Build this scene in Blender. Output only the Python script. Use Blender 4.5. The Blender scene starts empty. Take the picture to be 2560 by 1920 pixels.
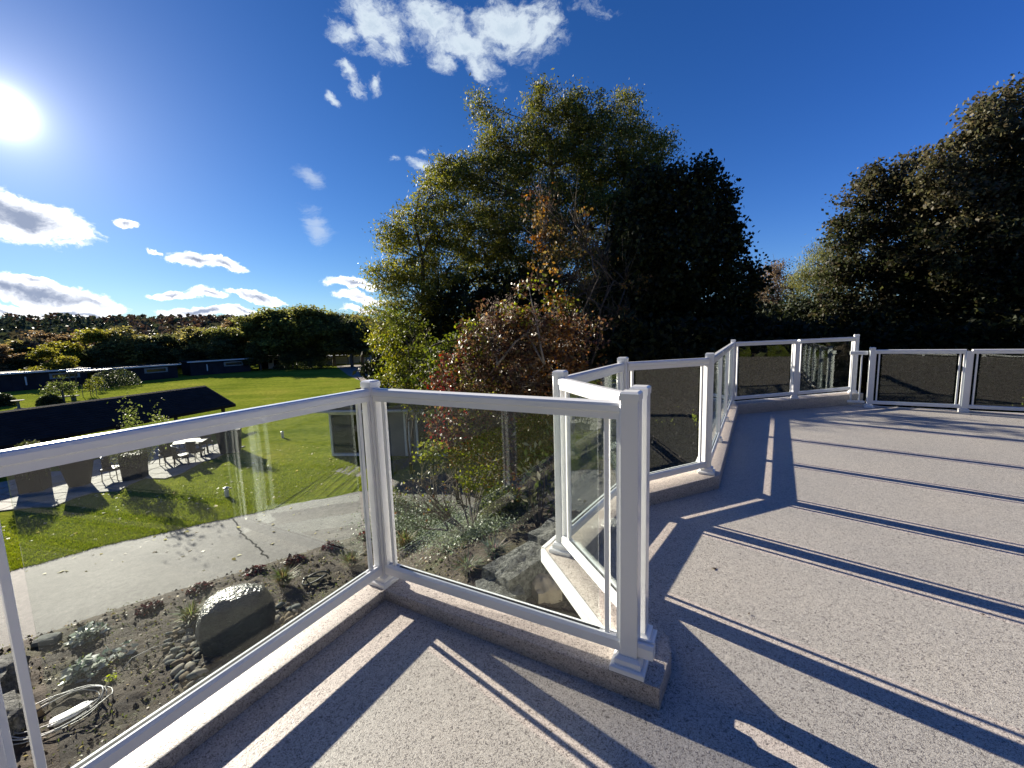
import bpy, bmesh, math, random
import numpy as np
from mathutils import Vector, Matrix, noise
random.seed(7)
SC = bpy.context.scene
COL = SC.collection
V = Vector
R = math.radians

# ------------------------------------------------------------------ camera
F, CX, CY, H = 1038.0, 1280.0, 960.0, 1.36
_dn = np.array([1547 - CX, 9380 - CY, F]); _dn /= np.linalg.norm(_dn)
_up = -_dn
_fw = np.array([0, 0, 1.]) - _up[2] * _up; _fw /= np.linalg.norm(_fw)
_rt = np.cross(_fw, _up)
if _rt[0] < 0: _rt = -_rt
RM = np.array([_rt, _fw, _up])
CAMP = np.array([0, 0, H])
def ray(px, py): return RM @ np.array([px - CX, py - CY, F])
def onz(px, py, z):
    d = ray(px, py); t = (z - H) / d[2]; p = CAMP + t * d
    return V((p[0], p[1], z))
def atd(px, py, dist):
    "point at forward (world Y) distance dist on the ray of a measured direction"
    d = ray(px, py); p = CAMP + d * (dist / d[1]); return V(p)
def proj(P):
    c = RM.T @ (np.array(P) - CAMP); return CX + F * c[0] / c[2], CY + F * c[1] / c[2]
def topz(base, py):
    lo, hi = base.z, base.z + max(1.0, base.y * 1.5)
    for _ in range(50):
        m = (lo + hi) / 2
        if proj((base.x, base.y, m))[1] > py: lo = m
        else: hi = m
    return lo

cam_d = bpy.data.cameras.new('camera'); cam = bpy.data.objects.new('camera', cam_d); COL.objects.link(cam)
M3 = Matrix((RM @ np.diag([1, -1, -1])).tolist())
cam.matrix_world = Matrix.Translation((0, 0, H)) @ M3.to_4x4()
cam_d.sensor_width = 36; cam_d.lens = 36 * F / 2560
cam_d.clip_start = 0.02; cam_d.clip_end = 3000
SC.camera = cam

# ------------------------------------------------------------------ light and exposure
SUN = V(ray(4, 278).tolist()).normalized()
SUN_EL = math.asin(SUN.z); SUN_AZ = math.atan2(SUN.x, SUN.y)
SC.view_settings.view_transform = 'Standard'
SC.view_settings.look = 'None'
SC.view_settings.gamma = 1.0
SC.view_settings.use_curve_mapping = False
SC.view_settings.exposure = 1.4
sd = bpy.data.lights.new('sun', 'SUN'); sd.energy = 5.0; sd.angle = R(0.5); sd.color = (1.0, 0.92, 0.78)
so = bpy.data.objects.new('sun', sd); COL.objects.link(so)
so.rotation_euler = SUN.to_track_quat('Z', 'Y').to_euler(); so.location = (0, 0, 30)

SC.cycles.max_bounces = 8; SC.cycles.transparent_max_bounces = 24
SC.cycles.diffuse_bounces = 3; SC.cycles.glossy_bounces = 4
SC.cycles.use_denoising = True
SC.cycles.sample_clamp_indirect = 6.0

class NT:
    def __init__(s, tree): s.t = tree; s.n = tree.nodes; s.l = tree.links
    def add(s, typ, **kw):
        n = s.n.new(typ)
        for k, v in kw.items():
            if k.startswith('_'):
                setattr(n, k[1:], v)
        return n
    def set(s, n, key, val):
        if isinstance(val, bpy.types.NodeSocket): s.l.new(val, n.inputs[key])
        elif val is not None: n.inputs[key].default_value = val
    def math(s, op, a, b=None, c=None, clamp=False):
        n = s.n.new('ShaderNodeMath'); n.operation = op; n.use_clamp = clamp
        s.set(n, 0, a)
        if b is not None: s.set(n, 1, b)
        if c is not None: s.set(n, 2, c)
        return n.outputs[0]
    def vmath(s, op, a, b=None, scale=None):
        n = s.n.new('ShaderNodeVectorMath'); n.operation = op
        s.set(n, 0, a)
        if b is not None: s.set(n, 1, b)
        if scale is not None: s.set(n, 3, scale)
        return n.outputs['Value'] if op in ('DOT_PRODUCT', 'LENGTH') else n.outputs[0]
    def mix(s, fac, a, b, blend='MIX', clamp=False):
        n = s.n.new('ShaderNodeMix'); n.data_type = 'RGBA'; n.blend_type = blend; n.clamp_result = clamp
        s.set(n, 0, fac); s.set(n, 6, a); s.set(n, 7, b); return n.outputs[2]
    def maprange(s, v, a, b, c=0.0, d=1.0, smooth=True):
        n = s.n.new('ShaderNodeMapRange')
        if smooth: n.interpolation_type = 'SMOOTHSTEP'
        s.set(n, 0, v); s.set(n, 1, a); s.set(n, 2, b); s.set(n, 3, c); s.set(n, 4, d); return n.outputs[0]
    def noise(s, vec, scale, detail=4, rough=.55, dist=0.0, out=0):
        n = s.n.new('ShaderNodeTexNoise'); s.set(n, 'Vector', vec); s.set(n, 'Scale', scale)
        s.set(n, 'Detail', detail); s.set(n, 'Roughness', rough); s.set(n, 'Distortion', dist); return n.outputs[out]
    def vor(s, vec, scale, feature='F1', out=0, rnd=1.0):
        n = s.n.new('ShaderNodeTexVoronoi'); n.feature = feature; s.set(n, 'Vector', vec); s.set(n, 'Scale', scale)
        s.set(n, 'Randomness', rnd); return n.outputs[out]
    def ramp(s, fac, stops, interp='LINEAR'):
        n = s.n.new('ShaderNodeValToRGB'); n.color_ramp.interpolation = interp
        els = n.color_ramp.elements
        while len(els) < len(stops): els.new(0.5)
        for e, (p, c) in zip(els, stops):
            e.position = p; e.color = (*c, 1) if len(c) == 3 else c
        s.set(n, 0, fac); return n.outputs[0]
    def bump(s, h, dist, strength=1.0, normal=None):
        n = s.n.new('ShaderNodeBump'); s.set(n, 'Height', h); s.set(n, 'Distance', dist); s.set(n, 'Strength', strength)
        if normal is not None: s.set(n, 'Normal', normal)
        return n.outputs[0]

# ------------------------------------------------------------------ sky with clouds
W = bpy.data.worlds.new('World'); SC.world = W; W.use_nodes = True
w = NT(W.node_tree); w.n.clear()
sky = w.n.new('ShaderNodeTexSky'); sky.sky_type = 'NISHITA'; sky.sun_disc = False
sky.sun_elevation = SUN_EL; sky.sun_rotation = SUN_AZ
sky.altitude = 300; sky.air_density = 1.0; sky.dust_density = 0.10; sky.ozone_density = 2.0
tc = w.n.new('ShaderNodeTexCoord').outputs['Generated']
DIR = w.vmath('NORMALIZE', tc)
hsv = w.n.new('ShaderNodeHueSaturation'); w.set(hsv, 'Color', sky.outputs[0]); w.set(hsv, 'Saturation', 1.30); w.set(hsv, 'Value', 1.05); w.set(hsv, 'Hue', 0.505)
skyc = w.vmath('MULTIPLY', hsv.outputs[0], (0.51, 0.72, 1.24))
# forward-scatter aureole round the sun (direction based)
sdot = w.vmath('DOT_PRODUCT', DIR, tuple(SUN))
sg = w.maprange(sdot, -.15, .75, 1.0, 0.0)
skyc = w.vmath('MULTIPLY', skyc, w.mix(sg, (.80, .76, .62, 1), (1, 1, 1, 1)))
ang = w.math('ARCCOSINE', w.math('MINIMUM', sdot, 0.999999))
a1 = w.math('POWER', 2.718, w.math('MULTIPLY', ang, -1 / R(0.55)))
a2 = w.math('POWER', 2.718, w.math('MULTIPLY', ang, -1 / R(6.5)))
a3 = w.math('POWER', 2.718, w.math('MULTIPLY', ang, -1 / R(2.2)))
aur = w.math('ADD', w.math('ADD', w.math('MULTIPLY', a1, 90.0), w.math('MULTIPLY', a3, 6.0)), w.math('MULTIPLY', a2, 1.8))
aurc = w.vmath('SCALE', (1.0, 0.97, 0.93), scale=aur)
skyc = w.vmath('ADD', skyc, aurc)
# clouds: warped ellipses on the sky at their own directions
wn = w.n.new('ShaderNodeTexNoise'); w.set(wn, 'Vector', DIR); w.set(wn, 'Scale', 7.0); w.set(wn, 'Detail', 6.0); w.set(wn, 'Roughness', .62)
warp = w.vmath('SCALE', w.vmath('SUBTRACT', wn.outputs[1], (0.5, 0.5, 0.5)), scale=0.085)
WD = w.vmath('ADD', DIR, warp)
strch = w.vmath('MULTIPLY', WD, (1, 1, 2.2))
n1 = w.noise(strch, 20.0, 10, .68)
n2 = w.noise(WD, 5.0, 5, .6)
def cloudset(specs):
    out = None
    for px, py, rx, ry, rot, amp in specs:
        c = V(ray(px, py).tolist()); dpt = c.length; c.normalize()
        u = V(ray(px + 50 * math.cos(R(rot)), py + 50 * math.sin(R(rot))).tolist()).normalized() - c
        v = V(ray(px - 50 * math.sin(R(rot)), py + 50 * math.cos(R(rot))).tolist()).normalized() - c
        su = u.length / 50 * rx; sv = v.length / 50 * ry
        u.normalize(); v.normalize()
        du = w.vmath('DOT_PRODUCT', WD, tuple(u / su)); dv = w.vmath('DOT_PRODUCT', WD, tuple(v / sv))
        # subtract centre
        du = w.math('SUBTRACT', du, c.dot(u) / su); dv = w.math('SUBTRACT', dv, c.dot(v) / sv)
        r2 = w.math('ADD', w.math('MULTIPLY', du, du), w.math('MULTIPLY', dv, dv))
        m = w.math('MULTIPLY', w.math('SUBTRACT', 1.0, w.math('SQRT', r2)), amp)
        out = m if out is None else w.math('MAXIMUM', out, m)
    return out
CUM = [(60, 545, 235, 62, 8, 1.0), (-40, 530, 160, 75, 0, 1.0), (308, 556, 30, 16, 0, .8), (500, 655, 92, 20, 6, .9), (560, 664, 70, 20, 4, .9), (390, 624, 22, 6, 0, .7),
       (120, 738, 260, 34, 2, 1.0), (20, 725, 150, 28, 0, .9), (90, 703, 60, 10, 3, .7), (200, 785, 260, 13, 1, .9), (0, 775, 140, 15, 0, .9),
       (440, 735, 60, 12, 4, .8), (530, 738, 60, 12, 3, .8), (650, 742, 85, 14, 3, .9), (500, 782, 120, 15, 0, .9), (610, 780, 60, 12, 3, .8),
       (890, 712, 85, 15, 0, .8), (900, 742, 70, 13, 0, .8), (910, 768, 50, 8, 0, .7)]
TOPC = [(930, 60, 100, 90, 20, 1.0), (860, 90, 50, 45, 0, .8), (970, 110, 50, 50, 30, .9), (1080, 60, 100, 75, 10, 1.0), (1160, 110, 110, 60, 20, .95),
        (1190, 160, 40, 45, 20, .8), (1270, 70, 110, 75, 0, .95), (1340, 80, 60, 80, 0, .8), (1110, 150, 50, 30, 0, .7), (1480, 20, 60, 20, 0, .6),
        (870, 180, 42, 22, 50, .8), (945, 215, 30, 26, 40, .75), (890, 220, 25, 20, 0, .6), (832, 250, 14, 10, 0, .6),
        (1055, 408, 62, 24, 14, .9), (1105, 400, 30, 12, 0, .7), (976, 388, 20, 16, -20, .8), (1053, 360, 20, 10, 15, .7), (1102, 380, 24, 10, 0, .6)]
cm = cloudset(CUM); tm = cloudset(TOPC)
det = w.math('SUBTRACT', w.math('MULTIPLY', w.math('ADD', n1, w.math('MULTIPLY', n2, .35)), 1.5), .98)
cmd = w.math('ADD', cm, w.math('MULTIPLY', det, .8))
tmd = w.math('ADD', w.math('MULTIPLY', tm, .82), w.math('MULTIPLY', det, 1.25))
ca = w.maprange(cmd, .04, .32); ta = w.maprange(tmd, .0, .75)
cgrey = w.maprange(cmd, .30, .95)
tgrey = w.maprange(tmd, .45, 1.1)
K = 1.0
ccol = w.mix(cgrey, (11.0, 11.2, 11.6, 1), (2.6, 3.1, 4.3, 1))
tcol = w.mix(tgrey, (6.2, 7.0, 7.6, 1), (4.6, 5.5, 6.4, 1))
skyc = w.mix(w.math('MULTIPLY', ta, .93), skyc, tcol)
skyc = w.mix(ca, skyc, ccol)
# thin wisps
wisp = cloudset([(785, 440, 60, 34, 20, 1.0), (795, 560, 45, 75, -14, 1.0)])
wsp = w.noise(w.vmath('MULTIPLY', WD, (1, 1, 5)), 18.0, 8, .6)
wa = w.math('MULTIPLY', w.maprange(w.math('ADD', wisp, w.math('SUBTRACT', w.math('MULTIPLY', wsp, 1.2), .6)), .15, 1.0), .55)
skyc = w.mix(wa, skyc, (5.4, 6.2, 7.2, 1))
bg = w.n.new('ShaderNodeBackground'); w.set(bg, 0, skyc); w.set(bg, 1, 0.05)
wo = w.n.new('ShaderNodeOutputWorld'); w.l.new(bg.outputs[0], wo.inputs[0])
W.cycles.sampling_method = 'MANUAL'; W.cycles.sample_map_resolution = 1024

# ------------------------------------------------------------------ materials
MATS = {}
def newmat(name):
    m = bpy.data.materials.new(name); m.use_nodes = True
    t = NT(m.node_tree); t.n.clear()
    out = t.n.new('ShaderNodeOutputMaterial'); MATS[name] = m
    return m, t, out
def bsdf(t, out, col, rough=.5, spec=.5, normal=None, metal=0.0, coat=0.0):
    b = t.n.new('ShaderNodeBsdfPrincipled')
    t.set(b, 'Base Color', col if isinstance(col, bpy.types.NodeSocket) else (*col[:3], 1)); t.set(b, 'Roughness', rough)
    t.set(b, 'Specular IOR Level', spec); t.set(b, 'Metallic', metal); t.set(b, 'Coat Weight', coat)
    if normal is not None: t.l.new(normal, b.inputs['Normal'])
    t.l.new(b.outputs[0], out.inputs[0]); return b
def gpos(t): return t.n.new('ShaderNodeNewGeometry').outputs['Position']
def opos(t): return t.n.new('ShaderNodeTexCoord').outputs['Object']
def rough_mat(name, c1, c2, scale=6, rough=.8, spec=.3, bump=.0, bscale=40, detail=5, dist=0.0, coords=None, metal=0., coat=0.):
    m, t, o = newmat(name)
    p = gpos(t) if coords is None else opos(t)
    n = t.noise(p, scale, detail, .6, dist)
    c = t.ramp(n, [(.32, c1), (.68, c2)])
    nrm = t.bump(t.noise(p, bscale, 5, .6), bump) if bump else None
    bsdf(t, o, c, rough, spec, nrm, metal, coat)
    return m

# deck membrane: short curly flecks in beige, pink-brown and grey
m, t, o = newmat('deck_membrane'); p = gpos(t)
wv = t.vmath('ADD', p, t.vmath('SCALE', t.vmath('SUBTRACT', t.noise(p, 70, 2, .5, out=1), (.5, .5, .5)), scale=.024))
n = t.noise(wv, 120, 1.2, .5, 1.3)
n3 = t.noise(wv, 88, 1.0, .5, 1.6)
base = t.ramp(n, [(.34, (.06, .052, .05)), (.41, (.20, .175, .16)), (.455, (.70, .645, .575)), (.50, (.26, .22, .20)), (.545, (.76, .71, .645)), (.60, (.38, .33, .30)), (.67, (.10, .09, .085))])
pink = t.ramp(n3, [(.38, (.32, .27, .25)), (.48, (.62, .55, .50)), (.54, (.40, .31, .28)), (.62, (.66, .60, .54))])
c = t.mix(.22, base, pink)
c = t.mix(1.0, c, t.ramp(t.noise(p, 1.1, 5, .6), [(.3, (.90, .90, .91)), (.7, (1.04, 1.02, 1.0))]), 'MULTIPLY')
st = t.maprange(t.noise(p, 2.6, 8, .68), .55, .75)
c = t.mix(t.math('MULTIPLY', st, .20), c, (.17, .15, .13, 1))
c = t.mix(1.0, c, (1.07, 1.06, 1.035, 1), 'MULTIPLY')
bsdf(t, o, c, .48, .5, t.bump(t.math('ADD', n, t.math('MULTIPLY', n3, .6)), .003, .4))

m, t, o = newmat('white_powder_coat'); p = gpos(t)
c = t.ramp(t.noise(p, 3.0, 5, .6), [(.3, (.83, .835, .835)), (.7, (.85, .85, .845))])
rr = t.maprange(t.noise(p, 9, 4, .6), .3, .7, .17, .24)
bsdf(t, o, c, rr, .5)

m, t, o = newmat('clear_glass')
gm = t.n.new('ShaderNodeNewGeometry')
ior = t.math('ADD', t.math('MULTIPLY', gm.outputs['Backfacing'], 1 / 1.5 - 1.5), 1.5)
fr = t.n.new('ShaderNodeFresnel'); t.set(fr, 0, ior)
tr = t.n.new('ShaderNodeBsdfTransparent'); t.set(tr, 0, (.93, .955, .945, 1))
gl = t.n.new('ShaderNodeBsdfGlossy'); t.set(gl, 'Roughness', 0.0); t.set(gl, 0, (.9, .95, .93, 1))
wob = t.bump(t.noise(gpos(t), 2.2, 1, .4), .004, .35); t.l.new(wob, gl.inputs['Normal'])
mx = t.n.new('ShaderNodeMixShader'); t.set(mx, 0, t.math('MULTIPLY', fr.outputs[0], 1.0)); t.l.new(tr.outputs[0], mx.inputs[1]); t.l.new(gl.outputs[0], mx.inputs[2])
df = t.n.new('ShaderNodeBsdfDiffuse'); t.set(df, 0, (.8, .82, .82, 1))
dust = t.maprange(t.noise(gpos(t), 7, 7, .7), .45, .85, .002, .016)
mx2 = t.n.new('ShaderNodeMixShader'); t.set(mx2, 0, dust); t.l.new(mx.outputs[0], mx2.inputs[1]); t.l.new(df.outputs[0], mx2.inputs[2])
t.l.new(mx2.outputs[0], o.inputs[0])

m, t, o = newmat('dark_window'); bsdf(t, o, (.012, .015, .017), .05, .6)

m, t, o = newmat('lawn'); p = gpos(t)
c = t.ramp(t.noise(p, .16, 6, .6), [(.3, (.14, .18, .028)), (.52, (.20, .235, .04)), (.72, (.26, .26, .055))])
c2 = t.ramp(t.noise(t.vmath('MULTIPLY', p, (1, 1, 1)), 3.5, 6, .72), [(.3, (.50, .58, .45)), (.5, (.95, .97, .9)), (.72, (1.35, 1.25, 1.1))])
c = t.mix(1.0, c, c2, 'MULTIPLY')
c3 = t.ramp(t.noise(p, 22, 4, .7), [(.32, (.6, .62, .5)), (.66, (1.3, 1.25, 1.15))])
c = t.mix(.8, c, t.mix(1.0, c, c3, 'MULTIPLY'))
stripe = t.noise(t.vmath('MULTIPLY', p, (.06, .5, 1)), 1.0, 4, .6)
c = t.mix(1.0, c, t.ramp(stripe, [(.35, (.8, .84, .7)), (.65, (1.12, 1.08, 1.0))]), 'MULTIPLY')
worn = t.maprange(t.noise(p, .55, 7, .68), .56, .72)
c = t.mix(t.math('MULTIPLY', worn, .35), c, (.27, .24, .09, 1))
bsdf(t, o, c, .95, .0, t.bump(t.noise(p, 26, 5, .8), .06, .8))

m, t, o = newmat('asphalt'); p = gpos(t)
c = t.ramp(t.noise(p, .8, 7, .65), [(.3, (.115, .107, .096)), (.7, (.18, .169, .152))])
gr = t.ramp(t.vor(p, 55, out=1), [(.0, (.6, .6, .6)), (.5, (1, 1, 1)), (1, (1.5, 1.5, 1.5))])
c = t.mix(.7, c, t.mix(1.0, c, gr, 'MULTIPLY'))
pt = t.maprange(t.noise(p, .35, 3, .5), .50, .56)
c = t.mix(t.math('MULTIPLY', pt, .45), c, (.105, .096, .088, 1))
fl_ = t.noise(t.vmath('MULTIPLY', p, (1, 1, 1)), 7, 6, .75)
c = t.mix(.75, c, t.mix(1.0, c, t.ramp(fl_, [(.34, (.62, .61, .60)), (.5, (1, 1, 1)), (.66, (1.4, 1.38, 1.34))]), 'MULTIPLY'))
bsdf(t, o, c, .75, .3, t.bump(t.noise(p, 60, 4, .7), .012, .8))

m, t, o = newmat('garden_soil'); p = gpos(t)
c = t.ramp(t.noise(p, 2.2, 8, .7), [(.28, (.030, .021, .014)), (.5, (.075, .055, .037)), (.72, (.15, .115, .078))])
moss = t.maprange(t.noise(p, 1.1, 5, .6), .5, .66)
c = t.mix(t.math('MULTIPLY', moss, .55), c, (.075, .085, .022, 1))
chip = t.maprange(t.vor(p, 24), .22, .10)
cc = t.maprange(t.noise(p, 9, 3, .6), .5, .62)
c = t.mix(t.math('MULTIPLY', chip, cc), c, (.30, .25, .19, 1))
bsdf(t, o, c, .85, .25, t.bump(t.noise(p, 16, 8, .75), .09, 1.0))

rough_mat('rough_granite', (.045, .05, .044), (.34, .34, .31), 13, .9, .2, .14, 30, 9)
rough_mat('dark_shingle', (.014, .013, .013), (.026, .024, .024), 2, .9, .12, .01, 30)
rough_mat('dark_siding', (.010, .010, .014), (.02, .02, .026), 1, .7, .2, .004, 20)
rough_mat('cream_siding', (.52, .51, .46), (.60, .585, .53), 3, .6, .3, .002, 30)
rough_mat('grey_siding', (.16, .16, .155), (.22, .22, .21), 2, .6, .3, .002, 30)
rough_mat('white_trim', (.70, .70, .69), (.78, .78, .77), 3, .45, .4)
rough_mat('flagstone_mat', (.20, .19, .165), (.33, .31, .28), 1.6, .8, .25, .015, 25)
rough_mat('bark', (.055, .042, .032), (.13, .105, .082), 5, .9, .2, .02, 30)
rough_mat('bark_grey', (.12, .105, .085), (.24, .21, .18), 7, .85, .2, .01, 40)
rough_mat('planter_mat', (.018, .015, .013), (.032, .027, .023), 5, .7, .3, .004, 40)
rough_mat('wicker', (.02, .017, .015), (.045, .038, .032), 40, .55, .4, .003, 120)
rough_mat('hose_mat', (.22, .225, .215), (.36, .36, .34), 8, .45, .4)
rough_mat('black_hose', (.012, .014, .013), (.03, .034, .03), 8, .35, .5)
rough_mat('metal_light', (.42, .43, .43), (.55, .55, .54), 10, .4, .5)
rough_mat('canvas', (.26, .22, .17), (.36, .31, .25), 6, .8, .2, .01, 20)
rough_mat('gravel', (.14, .12, .10), (.25, .22, .19), 6, .9, .2, .03, 30)
rough_mat('far_ground', (.03, .04, .008), (.06, .07, .015), .2, .9, .1)
m, t, o = newmat('polished_stone'); p = opos(t)
c = t.ramp(t.noise(p, 3, 8, .65), [(.3, (.018, .021, .018)), (.7, (.045, .052, .043))])
rb = t.math('ADD', t.noise(t.vmath('MULTIPLY', p, (1, 1, 2.6)), 17, 3, .6, .6), t.math('MULTIPLY', t.noise(p, 6, 3, .5), .6))
bsdf(t, o, c, .26, .45, t.bump(rb, .035, 1.0), coat=.0)
for nm, a, b in [('stone_tan', (.10, .075, .045), (.20, .16, .10)), ('stone_grey', (.07, .078, .07), (.14, .15, .135)), ('stone_pale', (.17, .155, .12), (.27, .25, .20))]:
    rough_mat(nm, a, b, 9, .85, .15, .003, 60)
def leaf_mat(name, rough=.55, trans=.35, spec=.25):
    m, t, o = newmat(name)
    at = t.n.new('ShaderNodeAttribute'); at.attribute_name = 'tone'
    b = t.n.new('ShaderNodeBsdfPrincipled'); t.l.new(at.outputs[0], b.inputs['Base Color']); t.set(b, 'Roughness', rough); t.set(b, 'Specular IOR Level', spec)
    tl = t.n.new('ShaderNodeBsdfTranslucent')
    g = t.n.new('ShaderNodeHueSaturation'); t.l.new(at.outputs[0], g.inputs['Color']); t.set(g, 'Value', 1.7); t.set(g, 'Saturation', 1.1)
    t.l.new(g.outputs[0], tl.inputs[0])
    mx = t.n.new('ShaderNodeMixShader'); t.set(mx, 0, trans); t.l.new(b.outputs[0], mx.inputs[1]); t.l.new(tl.outputs[0], mx.inputs[2])
    t.l.new(mx.outputs[0], o.inputs[0]); return m
leaf_mat('leaf'); leaf_mat('leaf_far', .6, .5, .1); leaf_mat('leaf_glossy', .45, .30, .32); leaf_mat('leaf_dense', .6, .12, .15); leaf_mat('fluff', .9, .5, .05)

# ------------------------------------------------------------------ helpers
def tag(o, label=None, cat=None, group=None, kind=None):
    if label: o['label'] = label
    if cat: o['category'] = cat
    if group: o['group'] = group
    if kind: o['kind'] = kind
    return o
def link(name, me, mat=None, parent=None):
    o = bpy.data.objects.new(name, me); COL.objects.link(o)
    if mat and not me.materials: me.materials.append(MATS[mat])
    if parent is not None: o.parent = parent
    return o
def thing(name, label, cat, loc=(0, 0, 0), rz=0.0, group=None):
    o = bpy.data.objects.new(name, None); COL.objects.link(o); o.empty_display_size = .2
    o.location = loc; o.rotation_euler = (0, 0, rz); return tag(o, label, cat, group)
def copy_tree(o, parent=None):
    c = o.copy(); COL.objects.link(c)
    if parent is not None: c.parent = parent
    for ch in list(o.children): copy_tree(ch, c)
    return c
class MB:
    def __init__(s): s.v = []; s.f = []
    def add(s, vs, fs):
        b = len(s.v); s.v += [tuple(x) for x in vs]; s.f += [tuple(i + b for i in q) for q in fs]; return s
    def box(s, c, d, rz=0.0, taper=1.0, rx=0.0):
        c = V(c); hx, hy, hz = d[0] / 2, d[1] / 2, d[2] / 2
        m = Matrix.Rotation(rz, 3, 'Z') @ Matrix.Rotation(rx, 3, 'X')
        vs = []
        for z, k in ((-hz, 1.0), (hz, taper)):
            for x, y in ((-hx, -hy), (hx, -hy), (hx, hy), (-hx, hy)): vs.append(c + m @ V((x * k, y * k, z)))
        return s.add(vs, [(3, 2, 1, 0), (4, 5, 6, 7), (0, 1, 5, 4), (1, 2, 6, 5), (2, 3, 7, 6), (3, 0, 4, 7)])
    def sweep(s, p0, p1, prof):
        "extrude closed profile [(side, up)] from p0 to p1, ends kept vertical"
        p0 = V(p0); p1 = V(p1); d = p1 - p0; sd_ = V((d.y, -d.x, 0)).normalized(); n = len(prof)
        vs = [p + sd_ * a + V((0, 0, b)) for p in (p0, p1) for a, b in prof]
        fs = [(i, (i + 1) % n, n + (i + 1) % n, n + i) for i in range(n)] + [tuple(range(n))[::-1], tuple(range(n, 2 * n))]
        return s.add(vs, fs)
    def tube(s, pts, r0, r1=None, n=6, closed=False):
        pts = [V(p) for p in pts]; r1 = r0 if r1 is None else r1; k = len(pts); vs = []; up = V((.13, .2, .97))
        for i, p in enumerate(pts):
            a = pts[max(0, i - 1)] if not closed else pts[i - 1]; b = pts[min(k - 1, i + 1)] if not closed else pts[(i + 1) % k]
            d = (b - a).normalized() if (b - a).length > 1e-7 else V((0, 0, 1))
            u = d.cross(up); u = u.normalized() if u.length > 1e-4 else V((1, 0, 0)); v = d.cross(u)
            r = r0 + (r1 - r0) * i / max(1, k - 1)
            for j in range(n):
                an = 2 * math.pi * j / n; vs.append(p + (u * math.cos(an) + v * math.sin(an)) * r)
        fs = []
        for i in range(k if closed else k - 1):
            i2 = (i + 1) % k
            for j in range(n): fs.append((i * n + j, i * n + (j + 1) % n, i2 * n + (j + 1) % n, i2 * n + j))
        if not closed: fs += [tuple(range(n))[::-1], tuple((k - 1) * n + j for j in range(n))]
        return s.add(vs, fs)
    def prism(s, poly, z0, z1):
        n = len(poly)
        zs0 = z0 if isinstance(z0, (list, tuple)) else [z0] * n; zs1 = z1 if isinstance(z1, (list, tuple)) else [z1] * n
        vs = [(p[0], p[1], z) for p, z in zip(poly, zs0)] + [(p[0], p[1], z) for p, z in zip(poly, zs1)]
        fs = [tuple(range(n))[::-1], tuple(range(n, 2 * n))] + [(i, (i + 1) % n, n + (i + 1) % n, n + i) for i in range(n)]
        return s.add(vs, fs)
    def lathe(s, c, prof, n=16, sq=None):
        c = V(c); vs = []
        for r, z in prof:
            for j in range(n):
                an = 2 * math.pi * j / n; vs.append(c + V((r * math.cos(an), r * math.sin(an), z)))
        k = len(prof); fs = [(i * n + j, i * n + (j + 1) % n, (i + 1) * n + (j + 1) % n, (i + 1) * n + j) for i in range(k - 1) for j in range(n)]
        fs += [tuple(range(n))[::-1], tuple((k - 1) * n + j for j in range(n))]
        return s.add(vs, fs)
    def build(s, name, mat, parent=None, smooth=False, bevel=0.0, seg=2, fix=True):
        me = bpy.data.meshes.new(name); me.from_pydata(s.v, [], s.f); me.update()
        if fix:
            bm = bmesh.new(); bm.from_mesh(me); bmesh.ops.recalc_face_normals(bm, faces=bm.faces)
            if bevel: bmesh.ops.bevel(bm, geom=[e for e in bm.edges if e.calc_face_angle(0) > .5], offset=bevel, segments=seg, affect='EDGES', profile=.6, clamp_overlap=True)
            bm.to_mesh(me); bm.free()
        if smooth or bevel:
            me.polygons.foreach_set('use_smooth', [True] * len(me.polygons))
            if bevel and not smooth: me.set_sharp_from_angle(angle=R(38))
        return link(name, me, mat, parent)

def leaf_mesh(name, cen, size, col, aspect=.55, droop=.0, rng=None, flat=0.0):
    n = len(cen); rng = rng or np.random.default_rng(1)
    a = rng.normal(size=(n, 3)); a[:, 2] -= droop; a /= np.linalg.norm(a, axis=1)[:, None] + 1e-9
    b = rng.normal(size=(n, 3)); 
    if flat: b[:, 2] *= (1 - flat); a[:, 2] *= (1 - flat * .7)
    b -= (b * a).sum(1)[:, None] * a; b /= np.linalg.norm(b, axis=1)[:, None] + 1e-9
    s = np.asarray(size)[:, None] if np.ndim(size) else size
    nn = np.cross(a, b)
    q = np.stack([cen - a * s * .5, cen + b * s * aspect * .5 + nn * s * .08, cen + a * s * .5, cen - b * s * aspect * .5 + nn * s * .08], 1).reshape(-1, 3)
    me = bpy.data.meshes.new(name)
    me.vertices.add(4 * n); me.vertices.foreach_set('co', q.astype(np.float32).ravel())
    me.loops.add(4 * n); me.loops.foreach_set('vertex_index', np.arange(4 * n, dtype=np.int32))
    me.polygons.add(n); me.polygons.foreach_set('loop_start', np.arange(0, 4 * n, 4, dtype=np.int32))
    at = me.attributes.new('tone', 'FLOAT_COLOR', 'POINT')
    c4 = np.ones((n, 4), np.float32); c4[:, :3] = col; at.data.foreach_set('color', np.repeat(c4, 4, 0).ravel())
    me.update(calc_edges=True); return me

def palette(rng, n, cols, wts=None, jitter=.22):
    cols = np.array(cols); k = rng.choice(len(cols), n, p=np.array(wts) / sum(wts) if wts else None)
    c = cols[k] * (1 + rng.normal(0, jitter, (n, 1))); return np.clip(c, .003, .9)

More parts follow.
